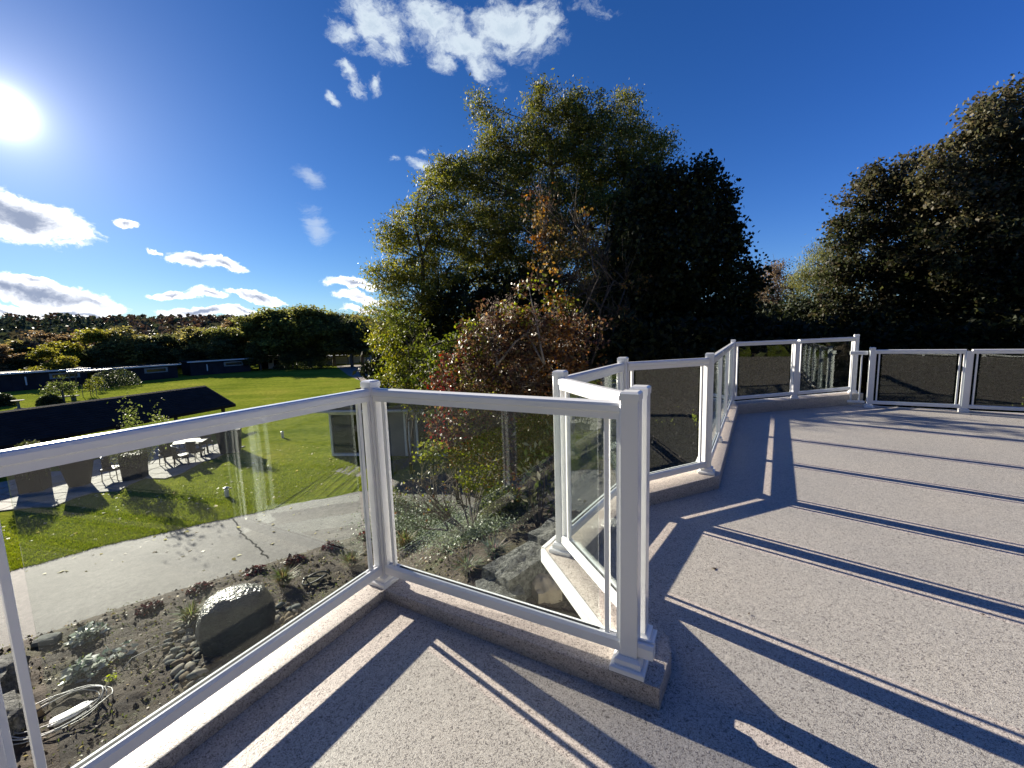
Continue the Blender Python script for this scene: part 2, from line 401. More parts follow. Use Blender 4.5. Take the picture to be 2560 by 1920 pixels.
def crown_points(rng, lobes, cl_per, lv_per, cl_r, up=.25):
    "lobes: (x,y,z,r,dens,colour index); returns points, lobe ids, clump centres"
    P = []; I = []; CC = []
    for k, L in enumerate(lobes):
        x, y, z, r, dens = L[:5]
        n = max(3, int(cl_per * dens * (r ** 2)))
        if n > 900: n = 900
        d = rng.normal(size=(n, 3)); d /= np.linalg.norm(d, axis=1)[:, None]
        rad = r * (rng.uniform(0.25, 1.0, n) ** .45) * rng.uniform(.82, 1.12, n)
        c = np.array([x, y, z]) + d * rad[:, None] * np.array([1, 1, .92])
        cr = cl_r * rng.uniform(.6, 1.35, n)
        q = rng.normal(size=(n, lv_per, 3)) * cr[:, None, None] * np.array([.62, .62, .40])
        P.append((c[:, None, :] + q).reshape(-1, 3)); I.append(np.full(n * lv_per, k)); CC.append(np.c_[c, np.full(n, k)])
    return np.concatenate(P), np.concatenate(I), np.concatenate(CC)

def tree(name, label, cat, base, lobes, cols, cl_per=9, lv_per=40, cl_r=.5, lsize=.14, trunk_r=.25, bark='bark', mat='leaf', seed=1,
         aspect=.5, droop=.3, wts=None, group=None, lobecol=None, twigs=.6, forks=1, jitter=.22, twig_r=.018, extra_twigs=0):
    rng = np.random.default_rng(seed); base = V(base)
    root = thing(name, label, cat, base, group=group)
    b = np.array(base); lb = [(L[0] - b[0], L[1] - b[1], L[2] - b[2], *L[3:]) for L in lobes]
    P, I, CC = crown_points(rng, lb, cl_per, lv_per, cl_r)
    n = len(P)
    col = palette(rng, n, cols, wts, jitter)
    cj = rng.uniform(.5, 1.4, len(CC)); col *= np.repeat(cj, lv_per)[:, None]
    if lobecol:
        for k, cc in lobecol.items():
            s = I == k; col[s] = palette(rng, int(s.sum()), cc, None, jitter)
    size = lsize * rng.uniform(.55, 1.35, n)
    link('crown', leaf_mesh('crown', P, size, col, aspect, droop, rng), mat, root)
    mb = MB()
    cz = np.mean([L[2] for L in lb]); top = max(L[2] for L in lb); cx = np.average([L[0] for L in lb], weights=[L[3] for L in lb]); cy = np.average([L[1] for L in lb], weights=[L[3] for L in lb])
    stems = []
    for k in range(forks):
        off = V((random.uniform(-1, 1), random.uniform(-1, 1), 0)) * (.12 * top if forks > 1 else .03 * top)
        pts = [V((0, 0, -.2)) + off * .05]
        for q in range(1, 9):
            f = q / 8; hf_ = .95 if forks < 5 else .72
            pts.append(V((cx * f * f + off.x * f * 1.6 + random.uniform(-.03, .03) * top * f, cy * f * f + off.y * f * 1.6 + random.uniform(-.03, .03) * top * f, top * hf_ * f)))
        stems.append(pts); mb.tube(pts, trunk_r / math.sqrt(forks), trunk_r * .12, 8)
    trunk = mb.build('trunk', bark, root, smooth=True, fix=False)
    br = MB()
    limbs = []
    for k, L in enumerate(lb):
        c = V(L[:3]); pts_s = stems[k % len(stems)]
        cand = [p for p in pts_s[1:] if p.z < c.z - .15 * (c - p).to_2d().length] or [pts_s[1]]
        s = min(cand, key=lambda p: (p - c).length + random.uniform(0, .3) * L[3])
        mid = (s + c) / 2 + V((random.uniform(-.2, .2), random.uniform(-.2, .2), random.uniform(-.05, .3))) * L[3]
        pts = []
        for q in range(7):
            f = q / 6; pts.append(s * (1 - f) ** 2 + mid * 2 * f * (1 - f) + c * f * f + V([random.uniform(-.05, .05) * L[3] for _ in range(3)]) * (f > 0))
        rr = max(.03, trunk_r * .38 * min(1, L[3] / 2.0)); br.tube(pts, rr, rr * .3, 5); limbs.append(pts)
    for row in CC:
        if rng.random() > twigs: continue
        k = int(row[3]); c = V(row[:3]); s = limbs[k][random.choice((3, 4, 5, 6))]
        mid = (s + c) / 2 + V([random.uniform(-.12, .12) * (c - s).length for _ in range(3)])
        br.tube([s, mid, c], twig_r, twig_r * .4, 3)
    for _ in range(extra_twigs):
        L = random.choice(lb); s = random.choice(random.choice(limbs)[2:])
        d = V((random.uniform(-1, 1), random.uniform(-1, 1), random.uniform(.5, 2.2))).normalized(); ln = L[3] * random.uniform(.5, 1.4)
        br.tube([s, s + d * ln * .5 + V((random.uniform(-.1, .1), random.uniform(-.1, .1), 0)), s + d * ln], twig_r, twig_r * .3, 3)
    o = br.build('branches', bark, root, smooth=True, fix=False); o['kind'] = 'stuff'
    return root

def PL(specs, Y, dens=1.0):
    "crown lobes measured as (px, py, radius px) at forward distance Y"
    out = []
    for s in specs:
        dy = random.uniform(-.25, .25) * s[2] * Y / F
        p = atd(s[0], s[1], Y + dy); rr = s[2] * Y / F
        out.append((p.x, p.y, p.z, rr, (s[3] if len(s) > 3 else 1.0) * dens))
    return out

# ------------------------------------------------------------------ measured deck plan
G = -3.9
pB = onz(962, 1450, .10); 
u = V((1.111, -.599)).normalized(); vn = V((.49, .872)).normalized()
pB = V((-.719, 2.095, .058)); pD = V((.419, 1.449, .085)); pE = V((.491, 1.575, .085))
pG = V((.269, 2.296, .09)); pI = V((.83, 3.085, .10)); pJ = onz(1767, 1181, .115)
pK = onz(1828, 1009, .155); pL = onz(1986, 996, .17); pM = onz(2132, 982, .18)
dA = V((-.475, -.88, 0)); 
pA = pB + dA * 1.335
pA.z = .052
def off(p, q, d):  # left offset of segment p->q
    t_ = V((q.x - p.x, q.y - p.y)).normalized(); n_ = V((-t_.y, t_.x)); return V((p.x, p.y)) + n_ * d, V((q.x, q.y)) + n_ * d
def isect(a, b, c, d):
    r = b - a; s = d - c; k = r.x * s.y - r.y * s.x
    if abs(k) < 1e-6: return b
    tt = ((c - a).x * s.y - (c - a).y * s.x) / k; return a + r * tt
def offline(pts, d):
    segs = [off(pts[i], pts[i + 1], d) for i in range(len(pts) - 1)]
    out = [segs[0][0]]
    for i in range(len(segs) - 1): out.append(isect(*segs[i], *segs[i + 1]))
    out.append(segs[-1][1]); return out
pA0 = pB + dA * 7.5; pA0.z = .05
Mx = pM + (pM - pL).normalized() * .10
in1 = offline([pA0, pB, pD], -.062); out1 = offline([pA0, pB, pD], .115)
in2 = offline([pE, pG, pI, pJ, pK, Mx], -.10); out2 = offline([pE, pG, pI, pJ, pK, Mx], .10)
tip = [V((.491, 1.333)), V((.596, 1.495)), V((.620, 1.58))]
jn = isect(out1[1], out1[2], out2[0], out2[1])
def lerp_z(pt):
    return min([pA0, pB, pD, pE, pG, pI, pJ, pK, Mx], key=lambda q: (q.x - pt[0]) ** 2 + (q.y - pt[1]) ** 2).z
ring = [in1[0], in1[1]] + tip + in2[1:] + out2[:0:-1] + [jn] + [out1[1], out1[0]]
curb = MB().prism(ring, -.012, [lerp_z(p) for p in ring]).build('deck_curb', 'deck_membrane', bevel=.007, seg=2)
tag(curb, kind='structure')

# deck floor
pN = onz(2171, 1018, 0); pO = onz(2408, 1030, 0); dN = (pO - pN).normalized()
dN = V((.855, -.519, 0)).normalized()
pO = pN + dN * (pO - pN).length
eN0 = pN - dN * 1.3; eN1 = pN + dN * 11.5
nb = V((-dN.y, dN.x, 0))  # outward of N rail
corner_far = eN1
deck_poly = [V((pA0.x, pA0.y)), V((pB.x, pB.y)), V((pD.x, pD.y)), V((pE.x, pE.y)), V((pG.x, pG.y)), V((pI.x, pI.y)), V((pJ.x, pJ.y)), V((pK.x, pK.y)), V((Mx.x, Mx.y)),
             (eN0 + nb * .10).to_2d() if False else V((Mx.x + .05, Mx.y + .05)), (pN + nb * .10 + dN * .25).to_2d(), (eN1 + nb * .10).to_2d(), (eN1 + V((-4.8, -9.0, 0))).to_2d(), V((pA0.x + 1.0, pA0.y - 3.0))]
deck = MB().prism(deck_poly, -.12, 0.0).build('deck_floor', 'deck_membrane'); tag(deck, kind='structure')
# fascia boards under the curb edge
for a, b in [(out2[0], out2[1]), (out2[1], out2[2]), (out2[2], out2[3]), (out2[3], out2[4]), (out2[4], out2[5]), (out1[0], out1[1]), (out1[1], jn)]:
    a = V((*a, 0)) if len(a) == 2 else a; b = V((*b, 0)) if len(b) == 2 else b
    t_ = (b - a).normalized(); nl = V((-t_.y, t_.x, 0))
    za, zb = lerp_z(a), lerp_z(b)
    fa = MB().sweep(a + nl * .012 + V((0, 0, za)) + t_ * .004, b + nl * .012 + V((0, 0, zb)) - t_ * .004, [(-.011, -.075), (.014, -.075), (.014, .003), (-.006, .006), (-.011, -.002)])
    ob = fa.build('fascia_board', 'white_trim', curb, bevel=.002, seg=1)
fa = MB().sweep(pN + nb * .115 - dN * .2, eN1 + nb * .115, [(-.012, -.25), (.012, -.25), (.012, .006), (-.012, .006)]); fa.build('fascia_board', 'white_trim', curb)

# ------------------------------------------------------------------ railings
def chamf(w_, h_, c):
    return [(-w_ / 2 + c, 0), (w_ / 2 - c, 0), (w_ / 2, c), (w_ / 2, h_ - c), (w_ / 2 - c, h_), (-w_ / 2 + c, h_), (-w_ / 2, h_ - c), (-w_ / 2, c)]
def post(root, p, zt, rz, s=.064, cap=True, plate=.128):
    h_ = zt - p.z
    po = MB().box((p.x, p.y, p.z + (h_ - .020) / 2 + .001), (s, s, h_ - .022), rz).build('post', 'white_powder_coat', root, bevel=.002, seg=1)
    if cap:
        c = MB().box((p.x, p.y, zt - .019), (s + .005, s + .005, .024), rz).box((p.x, p.y, zt - .0035), (s + .005, s + .005, .007), rz, .78)
        c.build('post_cap', 'white_powder_coat', po)
    b = MB().box((p.x, p.y, p.z + .009), (plate, plate, .018), rz).box((p.x, p.y, p.z + .0205), (plate, plate, .005), rz, .90).box((p.x, p.y, p.z + .0335), (s + .034, s + .034, .021), rz, .98).box((p.x, p.y, p.z + .049), (s + .033, s + .033, .010), rz, .76)
    b.build('base_plate', 'white_powder_coat', po)
    return po
def section(root, a, b, za, zb, wa=.032, wb=.032, picks=(1, 1), glass=True, ext_b=0.0, pk_gap=.055, mid=None):
    "a,b post centres (z=curb top), za,zb post tops"
    d = (b - a); d.z = 0; L = d.length; t_ = d.normalized()
    def P(s_, dz): # point at distance s, height measured from top plane (dz<0) or bottom (dz>0)
        f = s_ / L
        z = (za + (zb - za) * f + dz) if dz < 0 else (a.z + (b.z - a.z) * f + dz)
        return V((a.x + t_.x * s_, a.y + t_.y * s_, z))
    s0, s1 = wa, L - wb
    # top rail: rounded cap above a narrower channel
    prof = [(-.022, 0), (.022, 0), (.022, .0265), (.027, .0285), (.027, .050), (.023, .059), (.014, .063), (-.014, .063), (-.023, .059), (-.027, .050), (-.027, .0285), (-.022, .0265)]
    TR = -.102
    MB().sweep(P(s0, TR), P(s1, TR), prof).build('top_rail', 'white_powder_coat', root)
    BR = .060
    profb = [(-.024, 0), (.024, 0), (.024, .038), (.016, .050), (.007, .050), (.007, .044), (-.007, .044), (-.007, .050), (-.016, .050), (-.024, .038)]
    MB().sweep(P(s0, BR), P(s1 + ext_b, BR), profb).build('bottom_rail', 'white_powder_coat', root)
    def vbar(name, s_, w_, dp):
        lo = P(s_, BR + .0475); hi = P(s_, TR + .001)
        m_ = MB(); sdv = V((t_.y, -t_.x, 0)) * dp / 2; tv = t_ * w_ / 2
        m_.add([lo - tv - sdv, lo + tv - sdv, lo + tv + sdv, lo - tv + sdv, hi - tv - sdv, hi + tv - sdv, hi + tv + sdv, hi - tv + sdv],
               [(3, 2, 1, 0), (4, 5, 6, 7), (0, 1, 5, 4), (1, 2, 6, 5), (2, 3, 7, 6), (3, 0, 4, 7)])
        m_.build(name, 'white_powder_coat', root, bevel=.0015, seg=1)
    gl0, gl1 = s0 + .02, s1 - .02
    if picks[0]:
        vbar('side_channel', s0 + .0075, .015, .040); vbar('picket', s0 + pk_gap, .019, .019); gl0 = s0 + pk_gap + .035
    if picks[1]:
        vbar('side_channel', s1 - .0075, .015, .040); vbar('picket', s1 - pk_gap, .019, .019); gl1 = s1 - pk_gap - .035
    spans = [(gl0, gl1)]
    if mid:
        spans = []; st_ = gl0
        for ms in mid:
            vbar('picket', ms, .019, .019); spans.append((st_, ms - .03)); st_ = ms + .03
        spans.append((st_, gl1))
    if glass:
        for g0, g1 in spans:
            lo0, lo1, hi0, hi1 = P(g0, BR + .0455), P(g1, BR + .0455), P(g0, TR - .002), P(g1, TR - .002)
            sdv = V((t_.y, -t_.x, 0)) * .003; m_ = MB()
            m_.add([lo0 - sdv, lo1 - sdv, lo1 + sdv, lo0 + sdv, hi0 - sdv, hi1 - sdv, hi1 + sdv, hi0 + sdv],
                   [(3, 2, 1, 0), (4, 5, 6, 7), (0, 1, 5, 4), (1, 2, 6, 5), (2, 3, 7, 6), (3, 0, 4, 7)])
            m_.build('glass_pane', 'clear_glass', root)
            # rubber gasket line
            m2 = MB().sweep(lo0 - V((0, 0, .001)), lo1 - V((0, 0, .001)), [(-.0065, 0), (.0065, 0), (.0065, .006), (-.0065, .006)]); m2.build('gasket', 'dark_siding', root)
rz1 = math.atan2(-.599, 1.111)
tB = topz(pB, 949); tD = topz(pD, 982); tE = topz(pE, 962); tG = topz(pG, 926); tJ = topz(pJ, 882); tK = topz(pK, 849); tM = topz(pM, 836)
tI = 1.155
print('tops', tB, tD, tE, tG, tI, tJ, tK, tM)
tB = tD = tE = (tB + tD + tE) / 3
r1 = thing('glass_railing', 'near white glass railing turning the left corner and ending at the nearest post', 'railing', (0, 0, 0), group='white glass railings round the deck')
post(r1, pA, tB, rz1); post(r1, pB, tB, rz1); post(r1, pD, tD, rz1)
section(r1, pA, pB, tB, tB); section(r1, pB, pD, tB, tD, ext_b=.12)
pA2 = pB + dA * 2.6
post(r1, pA2, tB, rz1); section(r1, pA2, pA, tB, tB)
r2 = thing('glass_railing', 'zigzag white glass railing on the raised curb, behind the nearest post', 'railing', (0, 0, 0), group='white glass railings round the deck')
post(r2, pE, tE, rz1); post(r2, pG, tG, rz1); post(r2, pI, tI, rz1); post(r2, pJ, tJ, rz1)
rk = math.atan2(pK.y - pJ.y, pK.x - pJ.x)
post(r2, pK, tK, rz1); post(r2, pM, tM, rz1)
tL = tK + (tM - tK) * (pL - pK).length / (pM - pK).length
post(r2, pL, tL - .045, rz1, s=.060, cap=False, plate=.11)
section(r2, pG, pE, tG, tE); section(r2, pG, pI, tG, tI); section(r2, pI, pJ, tI, tJ)
m1 = onz(1794, 1098, .135); m2_ = onz(1810.6, 1044, .145)
JK = (pK - pJ).length
for f in (.31, .62):
    q = pJ.lerp(pK, f); post(r2, q, tJ + (tK - tJ) * f - .045, rk, s=.045, cap=False, plate=.09)
q1 = pJ.lerp(pK, .31); q2 = pJ.lerp(pK, .62)
z1_, z2_ = tJ + (tK - tJ) * .31, tJ + (tK - tJ) * .62
section(r2, pJ, q1, tJ, z1_, wb=.022); section(r2, q1, q2, z1_, z2_, wa=.022, wb=.022); section(r2, q2, pK, z2_, tK, wa=.022)
section(r2, pK, pL, tK, tL, wb=.03, pk_gap=.05); section(r2, pL, pM, tL, tM, wa=.03, pk_gap=.05)
r3 = thing('glass_railing', 'straight white glass railing standing directly on the deck floor along the right side', 'railing', (0, 0, 0), group='white glass railings round the deck')
tN = topz(pN, 868); step = (pO - pN).length
rzN = math.atan2(dN.y, dN.x)
prev = pN; post(r3, pN, tN, rzN)
for k in range(1, 9):
    q = pN + dN * step * k; post(r3, q, tN - .045, rzN, s=.066, cap=False, plate=.10) if k % 4 else post(r3, q, tN, rzN)
    section(r3, prev, q, tN, tN); prev = q
r4 = thing('picket_railing', 'short white picket railing in the gap behind the far corner post', 'railing', (0, 0, 0))
q = V((pN.x - .02, pN.y + .02, 0)) + V((-.30, .72, 0)); a_ = pN + nb * .03 - dN * .0
bb = a_ - dN * .27; L_ = (bb - a_).length; td = (bb - a_).normalized()
MB().sweep(a_ + td * .05 + V((0, 0, tN - .12)), bb + V((0, 0, tN - .12)), chamf(.05, .06, .008)).build('top_rail', 'white_powder_coat', r4)
MB().sweep(a_ + td * .05 + V((0, 0, .06)), bb + V((0, 0, .06)), chamf(.04, .035, .006)).build('bottom_rail', 'white_powder_coat', r4)
for k in range(2):
    pp = a_ + td * (.12 + k * .105); MB().box((pp.x, pp.y, (tN - .12 + .09) / 2), (.019, .019, tN - .12 - .09), rzN).build('picket', 'white_powder_coat', r4)
# railing behind the viewer that the glass mirrors
r5 = thing('glass_railing', 'white glass railing along the back of the deck, mirrored in the far panes', 'railing', (0, 0, 0), group='white glass railings round the deck')
bk0 = V((-2.6, -6.4, 0)); bk1 = V((10.0, -6.9, 0)); nseg = 8
rb_ = math.atan2(bk1.y - bk0.y, bk1.x - bk0.x)
for k in range(nseg + 1):
    q = bk0.lerp(bk1, k / nseg); post(r5, q, .98, rb_)
    if k: section(r5, bk0.lerp(bk1, (k - 1) / nseg), q, .98, .98)

# ------------------------------------------------------------------ ground
def bedz(x, y):
    k = min(1, max(0, (x + 3.6) / 3.6)); k = k * k * (3 - 2 * k)
    far = min(1, max(0, (11.5 - y) / 4.5)); far = far * far * (3 - 2 * far)
    return G + .03 + 1.35 * k * far
def onbed(px, py):
    d = ray(px, py); lo = None; tt = 2.0
    while tt < 40:
        p = CAMP + d / d[1] * tt
        if p[2] < bedz(p[0], p[1]): break
        tt += .02
    return V((p[0], p[1], bedz(p[0], p[1])))
gm_ = MB(); S_ = 1600
gm_.add([(-S_, -S_, G - .004), (S_, -S_, G - .004), (S_, S_, G - .004), (-S_, S_, G - .004)], [(0, 1, 2, 3)])
o = gm_.build('lawn', 'lawn', fix=False); tag(o, kind='structure')
def sheet(name, pxs, mat, z, extra=()):
    poly = [onz(a, b, G) for a, b in pxs] + [V(e) for e in extra]
    me = bpy.data.meshes.new(name); bm = bmesh.new()
    vs = [bm.verts.new((p.x, p.y, z)) for p in poly]; f = bm.faces.new(vs); 
    if f.normal.z < 0: f.normal_flip()
    bmesh.ops.triangulate(bm, faces=[f]); bm.to_mesh(me); bm.free()
    for pl in me.polygons: pass
    o_ = link(name, me, mat); tag(o_, kind='structure'); return o_
rnd = random.Random(3)
def wob_line(pts, n, amp):
    out = []
    for a, b in zip(pts, pts[1:]):
        for k in range(n):
            f = k / n; p_ = a.lerp(b, f); out.append(V((p_.x + rnd.uniform(-amp, amp), p_.y + rnd.uniform(-amp, amp), 0)))
    out.append(pts[-1]); return out
far_e = wob_line([V((-34, -9, 0)), onz(0, 1436, G), onz(226, 1373, G), onz(434, 1326, G), onz(586, 1293, G), onz(760, 1255, G), onz(916, 1226, G), onz(985, 1216, G), onz(960, 1205, G), onz(830, 1178, G), onz(870, 1165, G), onz(930, 1160, G)], 7, .05)
near_e = wob_line([onz(1700, 1230, G), onz(1100, 1300, G), onz(916, 1332, G), onz(760, 1381, G), onz(608, 1428, G), onz(340, 1507, G), onz(104, 1588, G), onz(-300, 1725, G), V((-22, -14, 0))], 6, .025)
poly = far_e + [V((4, 22, 0)), V((14, 20, 0)), V((14, 12, 0))] + near_e
me = bpy.data.meshes.new('driveway'); bm = bmesh.new(); vs = [bm.verts.new((p.x, p.y, G + .004)) for p in poly]; f = bm.faces.new(vs); f.normal_update()
if f.normal.z < 0: f.normal_flip()
bmesh.ops.triangulate(bm, faces=[f]); bm.to_mesh(me); bm.free()
tag(link('driveway', me, 'asphalt'), kind='structure')
# crack across the driveway: a shallow dark seam
cp = [onz(586, 1297, G), onz(600, 1325, G), onz(612, 1343, G), onz(640, 1362, G), onz(655, 1385, G), onz(672, 1400, G)]
cl = wob_line(cp, 5, .05); mb = MB()
for a, b in zip(cl, cl[1:]):
    t_ = (b - a).normalized(); n_ = V((-t_.y, t_.x, 0)) * .022
    mb.add([a + n_ + V((0, 0, G + .006)) - V((0, 0, a.z)), a - n_ + V((0, 0, G + .006)) - V((0, 0, a.z)), b - n_ + V((0, 0, G + .006)) - V((0, 0, b.z)), b + n_ + V((0, 0, G + .006)) - V((0, 0, b.z))], [(0, 1, 2, 3)])
tag(mb.build('driveway_crack', 'dark_shingle', fix=False), kind='structure')
# planting bed with real relief
xs = np.arange(-13, 9, .07); ys = np.arange(-3, 13.5, .07)
ne = [(p.x, p.y) for p in near_e]
nx = np.array([p[0] for p in ne][::-1]); ny = np.array([p[1] for p in ne][::-1])
order = np.argsort(nx); nx = nx[order]; ny = ny[order]
vid = -np.ones((len(xs), len(ys)), int); verts = []; faces = []
for i, x in enumerate(xs):
    ylim = np.interp(x, nx, ny)
    for j, y in enumerate(ys):
        if y < ylim + .05:
            e = min(1, max(0, (ylim - y) / .5))
            h_ = noise.fractal(V((x * 2.2, y * 2.2, 3.1)), 1.0, 2.0, 5) * .05 + noise.fractal(V((x * 9, y * 9, 1.1)), 1.0, 2.0, 3) * .02
            verts.append((x, min(y, ylim), bedz(x, y) + e * (.05 + h_) - .02 * (1 - e))); vid[i, j] = len(verts) - 1
for i in range(len(xs) - 1):
    for j in range(len(ys) - 1):
        q = (vid[i, j], vid[i + 1, j], vid[i + 1, j + 1], vid[i, j + 1])
        if min(q) >= 0: faces.append(q)
me = bpy.data.meshes.new('garden_bed'); me.from_pydata(verts, [], faces); me.polygons.foreach_set('use_smooth', [True] * len(faces)); me.update()
tag(link('garden_bed', me, 'garden_soil'), kind='structure')

# gravel lane in the far distance by the garages
sheet('gravel_lane', [(840, 915), (950, 908), (985, 925), (1040, 975), (1010, 1000), (930, 965), (870, 938)], 'gravel', G + .004)

# ------------------------------------------------------------------ wall under the deck
wl = thing('house_wall', 'cream house wall under the deck, seen through the glass beside the rough stone blocks', 'wall')
wp = [out1[0], out1[1], jn, out2[1], out2[2], out2[3], out2[4], out2[5]]
wpi = []
cen = V((3, 0))
wl_pts = offline([V((p.x, p.y, 0)) for p in [pA0, pB, pD]], -.14); wr_pts = offline([V((p.x, p.y, 0)) for p in [pE, pG, pI, pJ, pK, Mx]], -.10)
wall_line = [wl_pts[0], wl_pts[1], V((.42, 1.30)), wr_pts[1], wr_pts[2], wr_pts[3], wr_pts[4], wr_pts[5]]
for a, b in zip(wall_line, wall_line[1:]):
    a = V((a.x, a.y, 0)); b = V((b.x, b.y, 0)); t_ = (b - a).normalized()
    rows = 15; hgt = (3.9 - .165) / rows
    for k in range(rows):
        z = G + k * hgt
        MB().sweep(a + V((0, 0, z)), b + V((0, 0, z)), [(-.012, 0), (.02, 0), (.02, hgt), (-.004, hgt)]).build('siding_board', 'cream_siding', wl)
a = V((.42, 1.30, 0)); b = V((*wr_pts[1], 0)); t_ = (b - a).normalized(); nl = V((-t_.y, t_.x, 0))
for k, f in enumerate((.22, .62)):
    c = a.lerp(b, f) + nl * .02
    fr_ = MB(); wd = .17
    for sx in (-wd, wd): fr_.box((c.x + t_.x * sx, c.y + t_.y * sx, -1.45), (.05, .05, 2.1), math.atan2(t_.y, t_.x))
    for z in (-2.5, -.42): fr_.box((c.x, c.y, z), (wd * 2 + .05, .05, .06), math.atan2(t_.y, t_.x))
    wdw = fr_.build('window_frame', 'white_trim', wl)
    MB().box((c.x, c.y, -1.45), (wd * 2 - .04, .02, 2.0), math.atan2(t_.y, t_.x)).build('pane', 'dark_window', wdw)

# ------------------------------------------------------------------ rough stones
def rock(name, mat, c, d, rz, seed, parent=None, amp=.12, sub=3, flat=False, squ=.45):
    bm = bmesh.new(); bmesh.ops.create_cube(bm, size=2.0)
    bmesh.ops.subdivide_edges(bm, edges=bm.edges, cuts=2 ** sub - 1, use_grid_fill=True)
    for v in bm.verts:
        p = v.co.copy(); sp = p.normalized(); p = p.lerp(sp * 1.25, squ)
        nz = noise.fractal(p * 1.1 + V((seed, 0, 0)), 1.0, 2.0, 5); n2_ = noise.fractal(p * 4.5 + V((0, seed, 0)), 1.0, 2.0, 3)
        cell = noise.cell(p * 1.7 + V((seed, seed, 0)))
        p += sp * (nz * amp + n2_ * amp * .22 + (cell - .5) * amp * .25)
        v.co = V((p.x * d[0] / 2, p.y * d[1] / 2, p.z * d[2] / 2))
    me = bpy.data.meshes.new(name); bm.to_mesh(me); bm.free(); me.polygons.foreach_set('use_smooth', [True] * len(me.polygons)); me.set_sharp_from_angle(angle=R(42))
    o_ = link(name, me, mat, parent); o_.location = c; o_.rotation_euler = (0, 0, rz); return o_
def block(p0, p1, zt, wd, ht, seed, label, ex=1.0):
    a = onz(*p0, zt); b = onz(*p1, zt); c = (a + b) / 2; L = (b - a).length * ex; rz = math.atan2(b.y - a.y, b.x - a.x)
    o_ = rock('stone_block', 'rough_granite', (c.x, c.y, zt - ht * .5), (L, wd, ht), rz, seed, amp=.09, squ=.10, sub=4)
    tag(o_, label, 'stone block', 'rough stone blocks edging the bed')
block((1195, 1475), (1300, 1455), -2.15, .55, .85, 3.3, 'low rounded grey stone block nearest the bottom rail, in front of the long block')
block((1240, 1432), (1352, 1362), -2.0, .52, 1.0, 7.7, 'longest grey stone block with striped railing shadows on its flat top', 1.05)
block((1352, 1345), (1440, 1290), -1.95, .6, .95, 12.1, 'grey stone block farthest back, half hidden behind the white fascia corner')

c = onz(20, 1640, G + .7)
tag(rock('boulder', 'rough_granite', (c.x - .62, c.y - .1, G + .16), (1.15, .8, .62), .5, 21.5, amp=.16, sub=4), 'large grey boulder at the left edge beside the driveway', 'boulder')
c = onz(2, 1790, G + .4)
tag(rock('boulder', 'rough_granite', (c.x - .4, c.y, G + .1), (.9, .8, .55), .9, 31.5, amp=.16, sub=4), 'smaller dark boulder below the large one at the left edge', 'boulder')
c = onz(118, 1600, G + .1)
tag(rock('boulder', 'stone_grey', (c.x, c.y, G + .06), (.34, .24, .2), .3, 41.5, amp=.12), 'small flat stone by the driveway edge next to the large boulder', 'boulder')
c = onz(55, 1800, G + .05)
tag(rock('boulder', 'stone_tan', (c.x, c.y, G + .05), (.45, .34, .26), -.4, 47.5, amp=.12), 'brown flat rock behind the coiled pale hose', 'boulder')

# fountain boulder
c0 = onz(565, 1660, G); c1 = onz(590, 1545, G + .45)
fb = rock('fountain_stone', 'polished_stone', (c1.x, c1.y + .02, G + .40), (.98, .86, .98), .35, 2.0, amp=.03, sub=4, squ=.80)
tag(fb, 'dark polished wet fountain boulder shining in the planting bed', 'fountain')
fb['base'] = 1; del fb['base']
# river stones round it
protos = []
for k in range(5):
    bm = bmesh.new(); bmesh.ops.create_icosphere(bm, subdivisions=2, radius=1)
    for v in bm.verts:
        p = v.co.copy(); v.co = V((p.x * .095, p.y * .062, p.z * .038)) * (1 + .22 * noise.noise(p * 1.3 + V((k * 5, 0, 0))))
    me = bpy.data.meshes.new('river_stone'); bm.to_mesh(me); bm.free(); me.polygons.foreach_set('use_smooth', [True] * len(me.polygons)); protos.append(me)
mats = ['stone_tan', 'stone_grey', 'stone_pale']
for me_ in protos[:]:
    pass
pmeshes = []
for k, me_ in enumerate(protos):
    for mt in mats:
        m_ = me_.copy(); m_.materials.clear(); m_.materials.append(MATS[mt]); pmeshes.append((m_, mt))
def near_fountain(p): return ((p.x - fb.location.x) / .74) ** 2 + ((p.y - fb.location.y) / .56) ** 2 < 1
cnt = 0; rs = random.Random(11)
word = {'stone_tan': 'tan', 'stone_grey': 'grey', 'stone_pale': 'pale'}
placed = []
for (cx_, cy_, rx_, ry_, nst, side) in [(470, 1625, 55, 75, 110, 'left'), (505, 1660, 40, 40, 20, 'left'), (455, 1700, 30, 30, 16, 'left'), (715, 1535, 30, 26, 30, 'right')]:
    for _ in range(nst):
        a_ = rs.uniform(0, 6.28); rr = math.sqrt(rs.random()); p_ = onz(cx_ + rx_ * rr * math.cos(a_), cy_ + ry_ * rr * math.sin(a_), G + .09)
        if ((p_.x - fb.location.x) / .48) ** 2 + ((p_.y - fb.location.y) / .38) ** 2 < 1: continue
        if any((p_ - q).length < .065 for q in placed): continue
        placed.append(p_)
        m_, mt = rs.choice(pmeshes); sc = rs.choice((.5, .62, .75, .95, 1.3))
        o_ = bpy.data.objects.new('river_stone', m_); COL.objects.link(o_); o_.location = (p_.x, p_.y, G + .08 + rs.uniform(0, .05)); o_.scale = (sc,) * 3
        o_.rotation_euler = (rs.uniform(-.4, .4), rs.uniform(-.4, .4), rs.uniform(0, 6))
        sz = 'small' if sc < .7 else 'large' if sc > .9 else 'medium'
        tag(o_, f'{sz} {word[mt]} rounded river stone piled {side} of the fountain boulder', 'stone', 'river stones round the fountain boulder')

